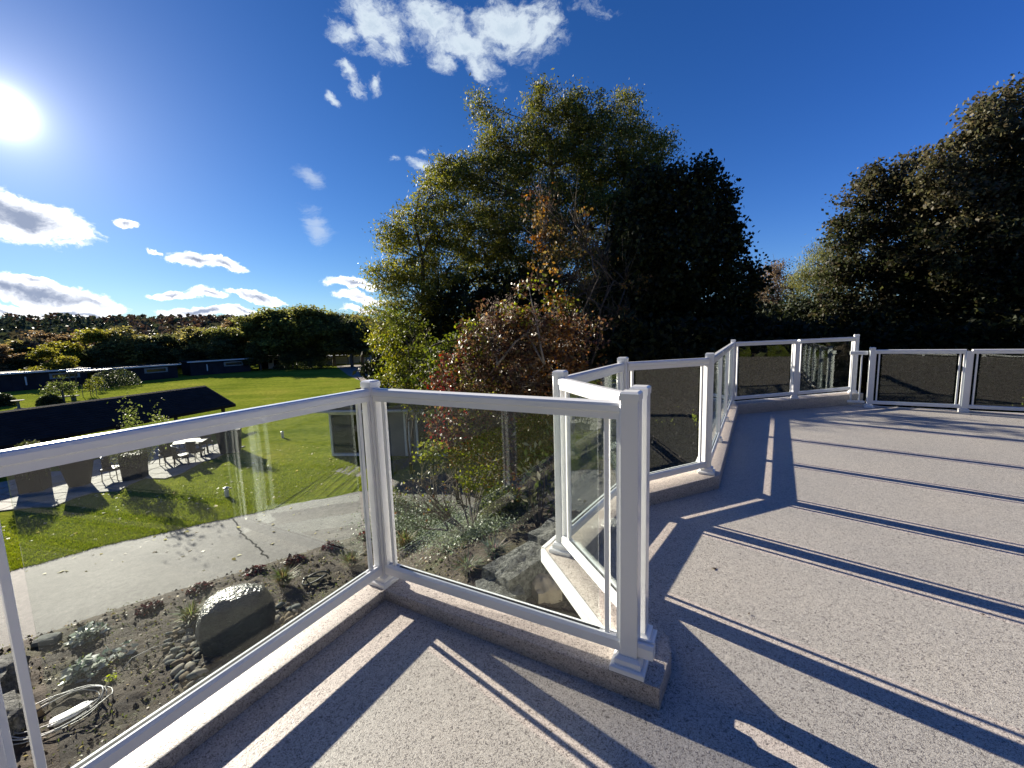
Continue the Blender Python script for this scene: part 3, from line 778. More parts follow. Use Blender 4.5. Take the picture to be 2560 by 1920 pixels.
# hoses
def coil(name, label, cen, rx, ry, turns, r, mat, z, rz=0., seed=0, n=28):
    rr = random.Random(seed); pts = []
    for i in range(int(turns * n)):
        a_ = 2 * math.pi * i / n; k = int(i / n)
        w1 = 1 + .10 * math.sin(a_ * .37 + seed) + rr.uniform(-.012, .012) - .06 * (i / n)
        x = rx * w1 * math.cos(a_); y = ry * w1 * math.sin(a_)
        pts.append((cen.x + x * math.cos(rz) - y * math.sin(rz), cen.y + x * math.sin(rz) + y * math.cos(rz), z + .03 + .045 * (1 + math.sin(a_ * 1.37 + k * 1.3)) + .012 * k))
    o_ = MB().tube(pts, r, r, 6).build(name, mat, smooth=True, fix=False); tag(o_, label, 'hose'); return o_
hc = onz(150, 1800, G)
coil('coiled_hose', 'loosely coiled pale grey hose lying in the soil at the lower left', hc, .55, .40, 4.6, .0075, 'hose_mat', G + .05, .55, 5)
hp = [onz(300, 1680, G + .08), onz(330, 1645, G + .14), onz(380, 1620, G + .18), onz(420, 1608, G + .12), onz(450, 1602, G + .06)]
tag(MB().tube(hp, .008, .006, 5).build('bent_cane', 'hose_mat', smooth=True, fix=False), 'thin pale cane arching over the soil toward the river stones', 'cane')
hc2 = onz(790, 1463, G)
coil('coiled_hose', 'small black hose loop lying by a grass tuft right of the fountain boulder', hc2, .26, .14, 1.6, .018, 'black_hose', G + .08, .5, 2)
pl = onz(178, 1800, G)
bx_ = rock('plastic_sheet', 'white_trim', (pl.x, pl.y, G + .10), (.40, .16, .05), .95, 5.5, amp=.25, sub=3); tag(bx_, 'crumpled white plastic sheet lying inside the pale hose coil', 'sheet')

# tarp bundle behind the stones
c = onz(1352, 1440, -2.2)
tb = rock('covered_bundle', 'canvas', (c.x + .05, c.y, -2.9), (.40, .5, 1.3), .3, 8.8, amp=.10, sub=4, squ=.3)
tag(tb, 'beige canvas covered bundle standing between the stone blocks and the house wall', 'cover')

# ------------------------------------------------------------------ low plants
def tuft(px, py, hgt, n, label, cols, spread=.25, width=.012, group=None, name='grass_tuft'):
    p = onbed(px, py); rng = random.Random(int(px * 7 + py)); vs = []; fs = []; tone = []
    for k in range(n):
        a_ = rng.uniform(0, 6.28); r0 = rng.uniform(0, .07); l_ = hgt * rng.uniform(.5, 1.1); s_ = spread * rng.uniform(.2, 1.3)
        d = V((math.cos(a_), math.sin(a_), 0)); b = d * r0; m_ = b + d * s_ * .4 + V((0, 0, l_ * .65)); e_ = b + d * s_ + V((0, 0, l_ * rng.uniform(.7, 1.0)))
        sd_ = V((-d.y, d.x, 0)) * width; i = len(vs)
        vs += [b - sd_, b + sd_, m_ + sd_ * .8, m_ - sd_ * .8, e_]; fs += [(i, i + 1, i + 2, i + 3), (i + 3, i + 2, i + 4)]
        c_ = [x * rng.uniform(.7, 1.3) for x in rng.choice(cols)]; tone += [c_] * 5
    me_ = bpy.data.meshes.new('blades'); me_.from_pydata([tuple(v) for v in vs], [], fs); at = me_.attributes.new('tone', 'FLOAT_COLOR', 'POINT')
    at.data.foreach_set('color', np.c_[np.array(tone), np.ones(len(tone))].astype(np.float32).ravel()); me_.update()
    o_ = link(name, me_, 'leaf'); o_.location = (p.x, p.y, p.z + .03); tag(o_, label, 'grass', group, 'stuff' if False else None); return o_
OL = [(.10, .11, .03), (.16, .14, .05), (.08, .10, .02), (.24, .20, .09)]
tuft(712, 1470, .42, 260, 'feathery olive grass tuft between the fountain boulder and the driveway', OL, .28, group='ornamental grass tufts in the bed')
tuft(480, 1560, .36, 220, 'thin olive grass tuft left of the fountain boulder', OL, .3, group='ornamental grass tufts in the bed')
tuft(880, 1420, .34, 240, 'green grass tuft close to the left side of the corner post', OL, .26, group='ornamental grass tufts in the bed')
tuft(1015, 1372, .40, 240, 'green grass tuft just right of the corner post below the ground cover', OL, .26, group='ornamental grass tufts in the bed')
tuft(1170, 1440, .30, 260, 'grey-green grass tuft in front of the stone blocks', [(.14, .15, .09), (.20, .18, .12), (.09, .10, .05)], .28, group='ornamental grass tufts in the bed')
tuft(1235, 1400, .34, 240, 'lavender-grey wispy tuft touching the long stone block', [(.15, .16, .13), (.10, .12, .08)], .26, group='ornamental grass tufts in the bed')
def leafy(name, label, cat, p, rx, rz_, n, size, cols, aspect=.6, mat='leaf', flat=.4, group=None, wts=None, stems=0, hh=None):
    rng = np.random.default_rng(int(abs(p.x * 91 + p.y * 37)) + n)
    d = rng.normal(size=(n, 3)); d /= np.linalg.norm(d, axis=1)[:, None]; r_ = rng.uniform(.1, 1, n) ** .5
    P = d * r_[:, None] * np.array([rx, rx, rz_]); P[:, 2] = np.abs(P[:, 2]) + .02
    me_ = leaf_mesh('leaves', P, size * rng.uniform(.6, 1.3, n), palette(rng, n, cols, wts), aspect, 0, rng, flat)
    root = thing(name, label, cat, (p.x, p.y, p.z), group=group)
    link('leaves', me_, mat, root)
    mb_ = MB()
    for k in range(max(6, stems)):
        a_ = random.uniform(0, 6.28); q = V((math.cos(a_) * rx * .6, math.sin(a_) * rx * .6, rz_ * random.uniform(.5, .9)))
        mb_.tube([(0, 0, -.03), q * .5 + V((0, 0, .03)), q], .007, .003, 3)
    mb_.build('stems', 'bark', root, fix=False); return root
RED = [(.045, .012, .012), (.08, .018, .016), (.03, .01, .011), (.05, .035, .02)]
for px, py, lab in [(372, 1530, 'dark red leafy clump at the left between driveway and fountain boulder'), (500, 1480, 'dark red leafy clump behind the top of the fountain boulder'),
                    (638, 1435, 'dark red leafy clump right behind the fountain boulder near the kerb'), (738, 1408, 'bright red leafy clump midway along the bed edge'), (830, 1372, 'red leafy clump near the corner post at the driveway edge'), (915, 1345, 'red leafy clump against the left picket of the corner post')]:
    leafy('heuchera_plant', lab, 'plant', onbed(px, py), .25, .15, 360, .07, RED, .8, 'leaf', .5, 'red leafy clumps in the bed')
PALE = [(.30, .33, .30), (.22, .26, .22), (.38, .40, .36), (.10, .14, .10)]
for px, py, n, lab in [(225, 1600, 150, 'low pale grey-green leafy plant near the driveway edge'), (215, 1690, 260, 'taller pale-topped leafy plant behind the hose coil'), (290, 1650, 40, 'tiny pale leafed plant in bare soil')]:
    leafy('pale_leaf_plant', lab, 'plant', onbed(px, py), .27, .26, n, .13, PALE, .6, 'leaf_glossy', .6, 'pale leafed plants in the bed')
leafy('yellow_weed', 'small bright yellow-green weed beside the hose coil', 'plant', onbed(282, 1708), .08, .15, 60, .05, [(.35, .40, .03)], .6)
# weeds and clods over the soil
def scatter(name, mat, regions, n, sz, cols, aspect=.6, h=.05, flat=.5, bed=True, seed=1):
    rng = np.random.default_rng(seed); P = []
    while len(P) < n:
        x0, y0, x1, y1 = regions[rng.integers(len(regions))]
        x = rng.uniform(x0, x1); y = rng.uniform(y0, y1); 
        if noise.noise(V((x * .9, y * .9, seed))) < rng.uniform(-.5, .35): continue
        if bed and y > np.interp(x, nx, ny) - .08: continue
        P.append((x, y, (bedz(x, y) + .04 if bed else G) + rng.uniform(0, h)))
    P = np.array(P)
    me_ = leaf_mesh(name, P, sz * rng.uniform(.5, 1.5, len(P)), palette(rng, len(P), cols), aspect, 0, rng, flat)
    o_ = link(name, me_, mat); tag(o_, kind='stuff'); return o_
o_ = scatter('bed_weeds', 'leaf', [(-10, 3, -1, 9.6)], 9000, .045, [(.09, .11, .02), (.12, .12, .03), (.06, .08, .015), (.2, .17, .08)], .35, .05, .2); o_['label'] = 'sparse low weeds and moss over the soil'; o_['category'] = 'weeds'
o_ = scatter('leaf_litter', 'leaf', [(-10, 2, 3, 10)], 6000, .05, [(.22, .16, .10), (.34, .28, .2), (.12, .07, .04), (.42, .38, .3)], .6, .02, .75, seed=5); o_['label'] = 'fallen pale leaves and chips scattered over the soil'; o_['category'] = 'leaf litter'
bm_ = MB(); rs2 = random.Random(9)
for k in range(2600):
    x = rs2.uniform(-10, 2); y = rs2.uniform(2.4, 9.8)
    if y > np.interp(x, nx, ny) - .03: continue
    s = rs2.uniform(.012, .045); z = bedz(x, y) + .05
    vs = [V((rs2.uniform(-1, 1), rs2.uniform(-1, 1), rs2.uniform(-.5, 1))).normalized() * s * rs2.uniform(.6, 1) for _ in range(4)]
    c_ = V((x, y, z)); b0 = len(bm_.v)
    bm_.add([c_ + V((s, 0, 0)), c_ + V((-s * .4, s * .9, 0)), c_ + V((-s * .6, -s * .8, 0)), c_ + V((0, 0, s * 1.1))], [(0, 1, 3), (1, 2, 3), (2, 0, 3), (0, 2, 1)])
o_ = bm_.build('soil_clods', 'garden_soil', fix=False); tag(o_, 'loose lumps of dark soil scattered over the bed', 'soil', None, 'stuff')
# silver ground cover
rng = np.random.default_rng(4); P = []
cen = [onbed(px, py) for px, py in [(985, 1300), (1020, 1325), (1060, 1300), (1090, 1330), (1120, 1310), (1150, 1335), (1040, 1345), (1000, 1275), (1085, 1290), (1180, 1350), (1210, 1320), (1130, 1350), (975, 1330)]]
for c_ in cen:
    n = 1700; d = rng.normal(size=(n, 3)) * np.array([.42, .42, .0]); x = c_.x + d[:, 0]; y = c_.y + d[:, 1]
    z = np.array([bedz(a, b) for a, b in zip(x, y)]) + np.abs(rng.normal(0, .13, n)) + .05; P.append(np.c_[x, y, z])
P = np.concatenate(P); me_ = leaf_mesh('ground_cover', P, .055 * rng.uniform(.6, 1.4, len(P)), palette(rng, len(P), [(.20, .24, .17), (.28, .32, .25), (.08, .11, .05), (.14, .17, .09)]), .55, 0, rng, .3)
tag(link('ground_cover', me_, 'leaf_glossy'), 'silvery green ground cover spreading under the bare shrub', 'ground cover', None, 'stuff')

# ------------------------------------------------------------------ shrubs by the drive
GRN = [(.055, .075, .012), (.085, .105, .014), (.12, .135, .02), (.035, .05, .01)]
bs = onbed(1180, 1320)
# smoke bush with autumn leaves
Ysb = 9.6
lob = PL([(1285, 790, 45), (1230, 850, 75), (1330, 850, 75), (1400, 850, 70, .9), (1190, 930, 75), (1290, 940, 95), (1390, 940, 80), (1460, 930, 50, .8), (1120, 975, 50), (1080, 985, 30, .7), (1180, 1020, 70), (1290, 1030, 80),
          (1130, 1060, 60), (1220, 1100, 70, .8), (1330, 1090, 80, .6), (1080, 1120, 35, .8), (1050, 1135, 25, .8), (1270, 1180, 70, .5), (1190, 1190, 50, .45), (1370, 1150, 60, .5), (1320, 715, 45, .35), (1390, 770, 60, .45), (1460, 830, 60, .5), (1235, 780, 40, .5), (1180, 830, 45, .5), (1170, 1110, 60, .8), (1250, 1060, 80, .9), (1300, 1140, 60, .8), (1400, 1060, 70, .8), (1150, 890, 45, .7)], Ysb)
BRN = [(.075, .038, .022), (.12, .055, .025), (.05, .022, .018), (.20, .12, .06), (.10, .08, .03), (.035, .022, .016)]
ORG = [(.20, .085, .015), (.15, .06, .012), (.12, .06, .02), (.10, .05, .02)]
REDL = [(.24, .025, .02), (.16, .025, .025), (.09, .022, .02)]
GY = [(.16, .18, .02), (.10, .13, .02), (.22, .22, .03)]
sb = tree('smoke_bush', 'autumn smoke bush with brown, orange and red leaves and pale fluffy plumes beside the drive', 'shrub', bs, lob, BRN, 110, 34, .18, .085, .05, 'bark_grey', 'leaf_glossy', 21,
          .6, .1, lobecol={8: BRN + REDL, 9: REDL + BRN, 3: ORG + BRN, 6: ORG + BRN, 7: BRN + ORG, 0: ORG + GY, 12: BRN + REDL, 4: BRN + GY, 10: BRN + GY, 13: GY + BRN, 15: GY, 16: GY, 17: GY + ORG, 18: GY, 20: GY + BRN, 21: GY + ORG, 24: GY + BRN, 25: GY + BRN, 26: BRN + GY, 29: REDL + BRN}, twigs=.8, forks=5, twig_r=.008)
pr = MB(); fl = []
for px, py in [(1272, 752), (1273, 782), (1240, 762), (1345, 808), (1330, 780), (1388, 790), (1216, 800), (1415, 905), (1168, 925), (1185, 965), (1330, 915), (1340, 955), (1300, 975), (1215, 975), (1125, 1010), (1290, 870), (1360, 850), (1240, 890)]:
    p = atd(px, py, Ysb - random.uniform(.5, .9)); rng = np.random.default_rng(px); n = 130
    q = rng.normal(size=(n, 3)) * np.array([.075, .075, .09]) + np.array(p) - np.array(sb.location)
    fl.append(link('flower_plume', leaf_mesh('flower_plume', q, .06 * rng.uniform(.6, 1.5, n), palette(rng, n, [(.26, .20, .17), (.18, .14, .12), (.34, .28, .24)]), .07, 0, rng), 'fluff', sb)); fl[-1]['kind'] = 'stuff'
# bare multi-stem shrub in front
bare = thing('bare_shrub', 'nearly leafless arching grey shrub spreading left over the ground cover', 'shrub', onbed(1178, 1335))
mb = MB(); rb2 = random.Random(8); tips = []
def grow(p, d, l, r, dep):
    n = 4; pts = [p]
    for k in range(n):
        d = (d + V((rb2.uniform(-.22, .22), rb2.uniform(-.22, .22), rb2.uniform(-.12, .16)))).normalized(); p = p + d * l / n; pts.append(p)
    mb.tube(pts, r, r * .6, 5 if dep < 2 else 3)
    if dep >= 4: tips.append(p); return
    for k in range(3 if dep < 3 else 2):
        s = pts[rb2.choice((2, 3, 4))]; dd = (d + V((rb2.uniform(-.9, .9), rb2.uniform(-.7, .7), rb2.uniform(-.35, .75)))).normalized(); grow(s, dd, l * rb2.uniform(.5, .75), r * .58, dep + 1)
for dx, dz, l in [(-1.3, .55, 1.25), (-1.0, 1.0, 1.1), (-.45, 1.3, 1.2), (.1, 1.4, 1.3), (.5, 1.2, 1.1), (-.8, .8, 1.3), (-1.4, .8, 1.1)]:
    grow(V((rb2.uniform(-.08, .08), rb2.uniform(-.08, .08), 0)), V((dx, rb2.uniform(-.5, .3), dz)).normalized(), l, .032, 0)
mb.build('branches', 'bark_grey', bare, smooth=True, fix=False)
rng = np.random.default_rng(3); tp = np.array([t_ for t_ in tips]); tp = tp[rng.choice(len(tp), 260)] + rng.normal(0, .04, (260, 3))
link('leaves', leaf_mesh('leaves', tp, .08 * rng.uniform(.6, 1.3, 260), palette(rng, 260, BRN + GY + [(.3, .28, .2)]), .55, .3, rng), 'leaf_glossy', bare)
# broad-leaved shrub near the wall
rh = thing('broadleaf_shrub', 'lanky shrub with large pale curled leaves left of the second corner post', 'shrub', onbed(1345, 1330))
mb = MB(); tips = []; L_ = []
rb2 = random.Random(15)
for k in range(13):
    a_ = rb2.uniform(0, 6.28); d = V((math.cos(a_) * .35, math.sin(a_) * .3, 1)); p = V((0, 0, 0)); pts = [p]; l_ = rb2.uniform(.9, 2.2)
    for q in range(6):
        d = (d + V((rb2.uniform(-.2, .2), rb2.uniform(-.2, .2), 0))).normalized(); p = p + d * l_ / 6; pts.append(p)
        if q > 1:
            for _ in range(5): L_.append(p + V((rb2.uniform(-.16, .16), rb2.uniform(-.16, .16), rb2.uniform(-.08, .1))))
    mb.tube(pts, .014, .006, 4)
mb.build('branches', 'bark', rh, smooth=True, fix=False)
L_ = np.array([tuple(x) for x in L_]); rng = np.random.default_rng(6)
link('leaves', leaf_mesh('leaves', L_, .15 * rng.uniform(.7, 1.3, len(L_)), palette(rng, len(L_), [(.10, .13, .03), (.20, .20, .09), (.06, .08, .02), (.36, .34, .24)]), .42, .6, rng), 'leaf_glossy', rh)
leafy('green_shrub', 'low dark green leafy shrub behind the bare shrub on its right', 'shrub', onbed(1245, 1290), .75, .95, 2600, .09, GRN + [(.2, .22, .1)], .55, 'leaf_glossy', .2)
leafy('green_shrub', 'low dark evergreen shrub between smoke bush and broad-leaved shrub', 'shrub', onbed(1300, 1300), .6, .8, 2200, .08, [(.03, .045, .012), (.05, .07, .02)], .55, 'leaf_glossy', .2)
leafy('green_shrub', 'sprawling olive shrub at the right of the corner post near the drive', 'shrub', onbed(985, 1275), .42, .75, 900, .06, GRN + [(.22, .22, .12)], .5, 'leaf_glossy', .2)

# ------------------------------------------------------------------ big trees
LOC = [(.10, .105, .018), (.14, .14, .024), (.065, .08, .016), (.18, .165, .035)]
def gnd(px, Y): 
    p = atd(px, 900, Y); return V((p.x, p.y, G))
tree('locust_tree', 'tallest green locust tree at the centre, fine leaves against the blue sky', 'tree', gnd(1400, 21),
     PL([(1480, 300, 62), (1420, 270, 42), (1350, 262, 42), (1560, 262, 36), (1585, 330, 42), (1370, 330, 75), (1195, 262, 26), (1225, 300, 30), (1500, 380, 95), (1280, 380, 75), (1230, 380, 40), (1640, 372, 36), (1600, 400, 75), (1170, 440, 62), (1110, 430, 40),
         (1400, 450, 110), (1560, 480, 100), (1250, 490, 95), (1330, 580, 120, 1), (1480, 570, 110, .9), (1200, 600, 90), (1600, 590, 90), (1280, 700, 110, 1), (1430, 700, 120, .9), (1560, 700, 110, 1), (1340, 810, 110, 1), (1480, 820, 120, 1), (1600, 840, 100)], 21),
     LOC, 40, 62, .40, .15, .30, seed=31, aspect=.34, droop=.5, twig_r=.02)
tree('locust_tree', 'rounded green locust tree on the left flank of the big clump, above the gravel lane', 'tree', gnd(1060, 20),
     PL([(1150, 440, 30), (1090, 480, 60), (1040, 560, 60), (975, 600, 40), (1120, 560, 75), (1030, 640, 75), (960, 700, 50), (1130, 660, 85), (1040, 740, 85), (965, 790, 50), (1130, 770, 90), (1050, 840, 80), (960, 860, 42), (1130, 880, 90), (1000, 900, 50), (1070, 940, 60), (1180, 960, 60)], 20),
     [(.14, .145, .022), (.19, .185, .03), (.09, .105, .018), (.23, .21, .04)], 36, 60, .37, .15, .24, seed=33, aspect=.34, droop=.5)
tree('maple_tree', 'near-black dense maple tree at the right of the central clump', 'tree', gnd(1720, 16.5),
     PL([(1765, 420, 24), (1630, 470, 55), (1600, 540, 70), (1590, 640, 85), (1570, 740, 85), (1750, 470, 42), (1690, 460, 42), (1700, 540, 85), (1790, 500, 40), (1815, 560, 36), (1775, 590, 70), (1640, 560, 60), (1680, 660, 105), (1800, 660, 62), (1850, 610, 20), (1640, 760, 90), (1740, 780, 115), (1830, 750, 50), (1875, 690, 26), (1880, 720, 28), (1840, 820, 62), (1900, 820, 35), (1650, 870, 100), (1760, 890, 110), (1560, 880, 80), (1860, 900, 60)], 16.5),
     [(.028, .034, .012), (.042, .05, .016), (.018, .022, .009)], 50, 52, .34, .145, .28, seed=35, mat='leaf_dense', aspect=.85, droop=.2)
tree('ornamental_tree', 'half-bare tree with brown twigs and orange leaf patches in front of the tallest tree', 'tree', gnd(1440, 13.5),
     PL([(1350, 500, 34, .6), (1365, 550, 45, .7), (1400, 610, 48, .4), (1350, 600, 32, .7), (1440, 560, 60, .15), (1500, 620, 70, .12), (1440, 700, 90, .12), (1560, 700, 70, .10), (1350, 700, 60, .12), (1480, 800, 90, .2), (1580, 800, 60, .15), (1400, 860, 80, .3), (1500, 900, 80, .5)], 13.5),
     [(.20, .10, .03), (.13, .09, .03), (.26, .15, .04), (.10, .09, .03)], 40, 26, .26, .12, .16, 'bark', 'leaf', 37, .6, .3, twigs=1.0, forks=6, twig_r=.010, extra_twigs=520,
     lobecol={0: ORG + BRN, 1: [(.20, .12, .03), (.12, .07, .03), (.08, .06, .025)], 2: [(.18, .12, .04), (.12, .09, .03)], 3: ORG})
tree('yellow_shrub', 'yellow-green leafy shrub at the lower left foot of the central trees', 'shrub', gnd(1010, 15.5),
     PL([(985, 800, 30), (975, 870, 38), (1030, 850, 45), (975, 930, 36), (1040, 930, 55), (1100, 910, 55), (1010, 975, 40), (1090, 985, 55), (1150, 940, 50), (1060, 1010, 40)], 15.5),
     [(.15, .165, .02), (.20, .20, .025), (.10, .12, .018), (.25, .23, .03), (.07, .09, .015)], 60, 36, .26, .13, .07, seed=39, aspect=.45, forks=3, lobecol={k: [(.10, .12, .02), (.07, .09, .015), (.13, .14, .025)] for k in (0, 2, 4, 5, 7)})
tree('dark_shrub', 'dark green shrub mass between smoke bush and yellow-green shrub', 'shrub', gnd(1130, 12.5),
     PL([(1120, 880, 50), (1180, 840, 50), (1090, 950, 55), (1160, 960, 60), (1200, 1000, 60), (1110, 1010, 45)], 12.5), GRN, 60, 34, .26, .12, .06, seed=40, forks=3)
# understory between the trunks
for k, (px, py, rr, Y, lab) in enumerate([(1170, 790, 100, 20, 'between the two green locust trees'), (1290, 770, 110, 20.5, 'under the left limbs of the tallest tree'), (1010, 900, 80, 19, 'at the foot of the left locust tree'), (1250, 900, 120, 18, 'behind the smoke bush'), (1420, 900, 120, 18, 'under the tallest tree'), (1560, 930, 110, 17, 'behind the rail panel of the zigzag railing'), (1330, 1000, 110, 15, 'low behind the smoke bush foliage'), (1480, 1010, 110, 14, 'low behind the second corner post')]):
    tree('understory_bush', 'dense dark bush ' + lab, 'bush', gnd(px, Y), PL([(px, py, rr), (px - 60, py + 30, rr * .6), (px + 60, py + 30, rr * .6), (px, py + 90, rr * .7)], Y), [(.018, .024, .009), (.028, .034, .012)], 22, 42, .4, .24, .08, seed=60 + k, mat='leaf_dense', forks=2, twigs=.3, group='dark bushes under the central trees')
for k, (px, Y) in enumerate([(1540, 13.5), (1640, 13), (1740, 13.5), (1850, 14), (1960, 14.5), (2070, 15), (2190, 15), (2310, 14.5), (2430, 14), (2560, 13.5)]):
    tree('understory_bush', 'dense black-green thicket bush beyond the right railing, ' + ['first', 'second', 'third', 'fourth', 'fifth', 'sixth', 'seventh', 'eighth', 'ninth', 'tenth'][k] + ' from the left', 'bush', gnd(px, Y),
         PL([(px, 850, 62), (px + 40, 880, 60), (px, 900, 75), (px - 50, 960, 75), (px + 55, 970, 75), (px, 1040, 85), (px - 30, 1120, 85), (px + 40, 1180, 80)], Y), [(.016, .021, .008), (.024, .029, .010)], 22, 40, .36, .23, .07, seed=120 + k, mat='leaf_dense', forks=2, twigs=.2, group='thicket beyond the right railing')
RM_ = [(.032, .038, .015), (.045, .048, .018), (.025, .030, .012), (.055, .045, .022)]
tree('maple_tree', 'tallest maple at the right edge with reddish upper branches', 'tree', gnd(2520, 15.5),
     PL([(2550, 230, 38), (2500, 260, 42), (2440, 300, 34), (2540, 330, 60), (2460, 350, 55), (2400, 360, 30), (2360, 380, 30), (2560, 430, 80), (2430, 430, 75), (2350, 440, 52), (2500, 530, 100), (2390, 530, 85), (2600, 560, 110), (2450, 640, 120), (2350, 640, 90), (2560, 700, 120), (2420, 760, 115), (2540, 810, 120), (2660, 400, 150), (2700, 650, 180)], 15.5),
     RM_, 42, 54, .34, .14, .3, seed=41, aspect=.7, lobecol={k: [(.10, .08, .045), (.075, .07, .035), (.06, .062, .026), (.12, .11, .055)] for k in range(0, 12)})
tree('maple_tree', 'dark maple left of the tallest one at the right, stepping down towards the sky gap', 'tree', gnd(2220, 17.5),
     PL([(2190, 420, 22), (2200, 455, 42), (2260, 440, 30), (2290, 400, 20), (2285, 460, 36), (2150, 500, 36), (2230, 530, 75), (2140, 560, 48), (2310, 540, 60), (2110, 610, 36), (2190, 640, 85), (2290, 640, 85), (2110, 690, 50), (2190, 740, 90), (2290, 760, 95), (2090, 770, 45), (2130, 830, 65), (2230, 850, 90), (2340, 850, 80), (2060, 740, 16)], 17.5),
     RM_, 42, 54, .34, .14, .28, seed=43, aspect=.7, lobecol={k: [(.06, .05, .025), (.05, .05, .022)] for k in range(0, 6)})
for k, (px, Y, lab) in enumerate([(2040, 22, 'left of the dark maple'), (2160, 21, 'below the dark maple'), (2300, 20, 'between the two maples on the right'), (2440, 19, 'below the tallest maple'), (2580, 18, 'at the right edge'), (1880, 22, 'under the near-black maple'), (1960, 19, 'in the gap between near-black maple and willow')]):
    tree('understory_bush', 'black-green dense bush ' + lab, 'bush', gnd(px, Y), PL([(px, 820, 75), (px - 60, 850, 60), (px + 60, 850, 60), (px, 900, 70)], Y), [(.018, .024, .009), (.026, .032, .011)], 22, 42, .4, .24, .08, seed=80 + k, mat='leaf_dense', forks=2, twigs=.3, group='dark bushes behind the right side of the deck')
tree('willow_tree', 'pale yellow-green willow standing back in the sky gap', 'tree', gnd(2040, 46),
     PL([(2070, 620, 32), (2040, 660, 42), (2085, 690, 45), (2010, 710, 36), (2040, 760, 50), (1985, 800, 42), (2050, 830, 55), (2100, 780, 50)], 46), [(.15, .15, .04), (.20, .19, .06), (.11, .12, .03)], 16, 50, .8, .30, .4, seed=45, aspect=.2, droop=1.5)
tree('bare_tree', 'brown autumn tree with thinning crown in the gap beside the willow', 'tree', gnd(1945, 52),
     PL([(1950, 680, 26, .7), (1920, 700, 30, .7), (1975, 715, 30, .8), (1900, 740, 36), (1950, 760, 42), (1930, 810, 50), (1880, 800, 40)], 52), [(.17, .11, .07), (.12, .08, .05), (.20, .15, .09)], 13, 50, .8, .26, .3, seed=47, twigs=1, extra_twigs=80, twig_r=.03)
tree('bare_tree', 'brown tree low in the gap next to the near-black maple', 'tree', gnd(1880, 48),
     PL([(1890, 720, 26), (1870, 770, 36), (1900, 810, 40), (1860, 840, 40)], 48), [(.14, .09, .05), (.10, .08, .04)], 13, 50, .8, .26, .3, seed=48, twig_r=.03)

# ------------------------------------------------------------------ far treeline
def template(seed, cols, n_l=15, hgt=10., wid=4.2, lper=42, mat='leaf_far', conic=False):
    rg = random.Random(seed); L = []
    for k in range(n_l):
        f = rg.random()
        if conic: z = hgt * (.12 + .8 * f); wr = wid * (1 - f) * .9
        else: z = hgt * (.28 + .6 * f); wr = wid * math.sin(math.pi * min(1, (.18 + f * .78))) * .95
        a_ = rg.uniform(0, 6.28); q = rg.uniform(.2, .8) * wr
        L.append((q * math.cos(a_), q * math.sin(a_), z, rg.uniform(.18, .30) * wid * (1.1 - .4 * f) + .25, 1.0))
    t_ = tree('far_tree', 'x', 'tree', (0, 0, 0), L, cols, 14.0, lper, .6, .36, .22, seed=seed, mat=mat, aspect=.6, twigs=.25, twig_r=.03)
    return t_
OLV = [(.20, .18, .06), (.26, .22, .07), (.14, .135, .05)]
temps = {'olive': template(101, OLV), 'dark': template(102, [(.07, .08, .035), (.095, .10, .04)]), 'brown': template(103, [(.15, .10, .055), (.12, .09, .05), (.18, .12, .055)]),
         'yellow': template(104, [(.17, .16, .03), (.13, .13, .025), (.20, .18, .035)], wid=4.6), 'green': template(105, [(.12, .125, .035), (.155, .15, .045), (.08, .09, .028)], wid=4.8, n_l=18)}
used = {}
def ftree(kind, px, top, Y, lab, wk=1.0, grp='trees along the far edge of the lawn'):
    b = atd(px, 900, Y); b = V((b.x, b.y, G)); zt = topz(b, top); s = (zt - G) / 9.6
    t0 = temps[kind]; o_ = t0 if kind not in used else copy_tree(t0); used[kind] = 1
    o_.location = b; o_.scale = (s * wk, s * wk, s); o_.rotation_euler = (0, 0, random.uniform(0, 6.28)); tag(o_, lab, 'tree', grp); return o_
ftree('yellow', 120, 868, 57, 'small bright yellow-green tree behind the leftmost long shed', 1.25)
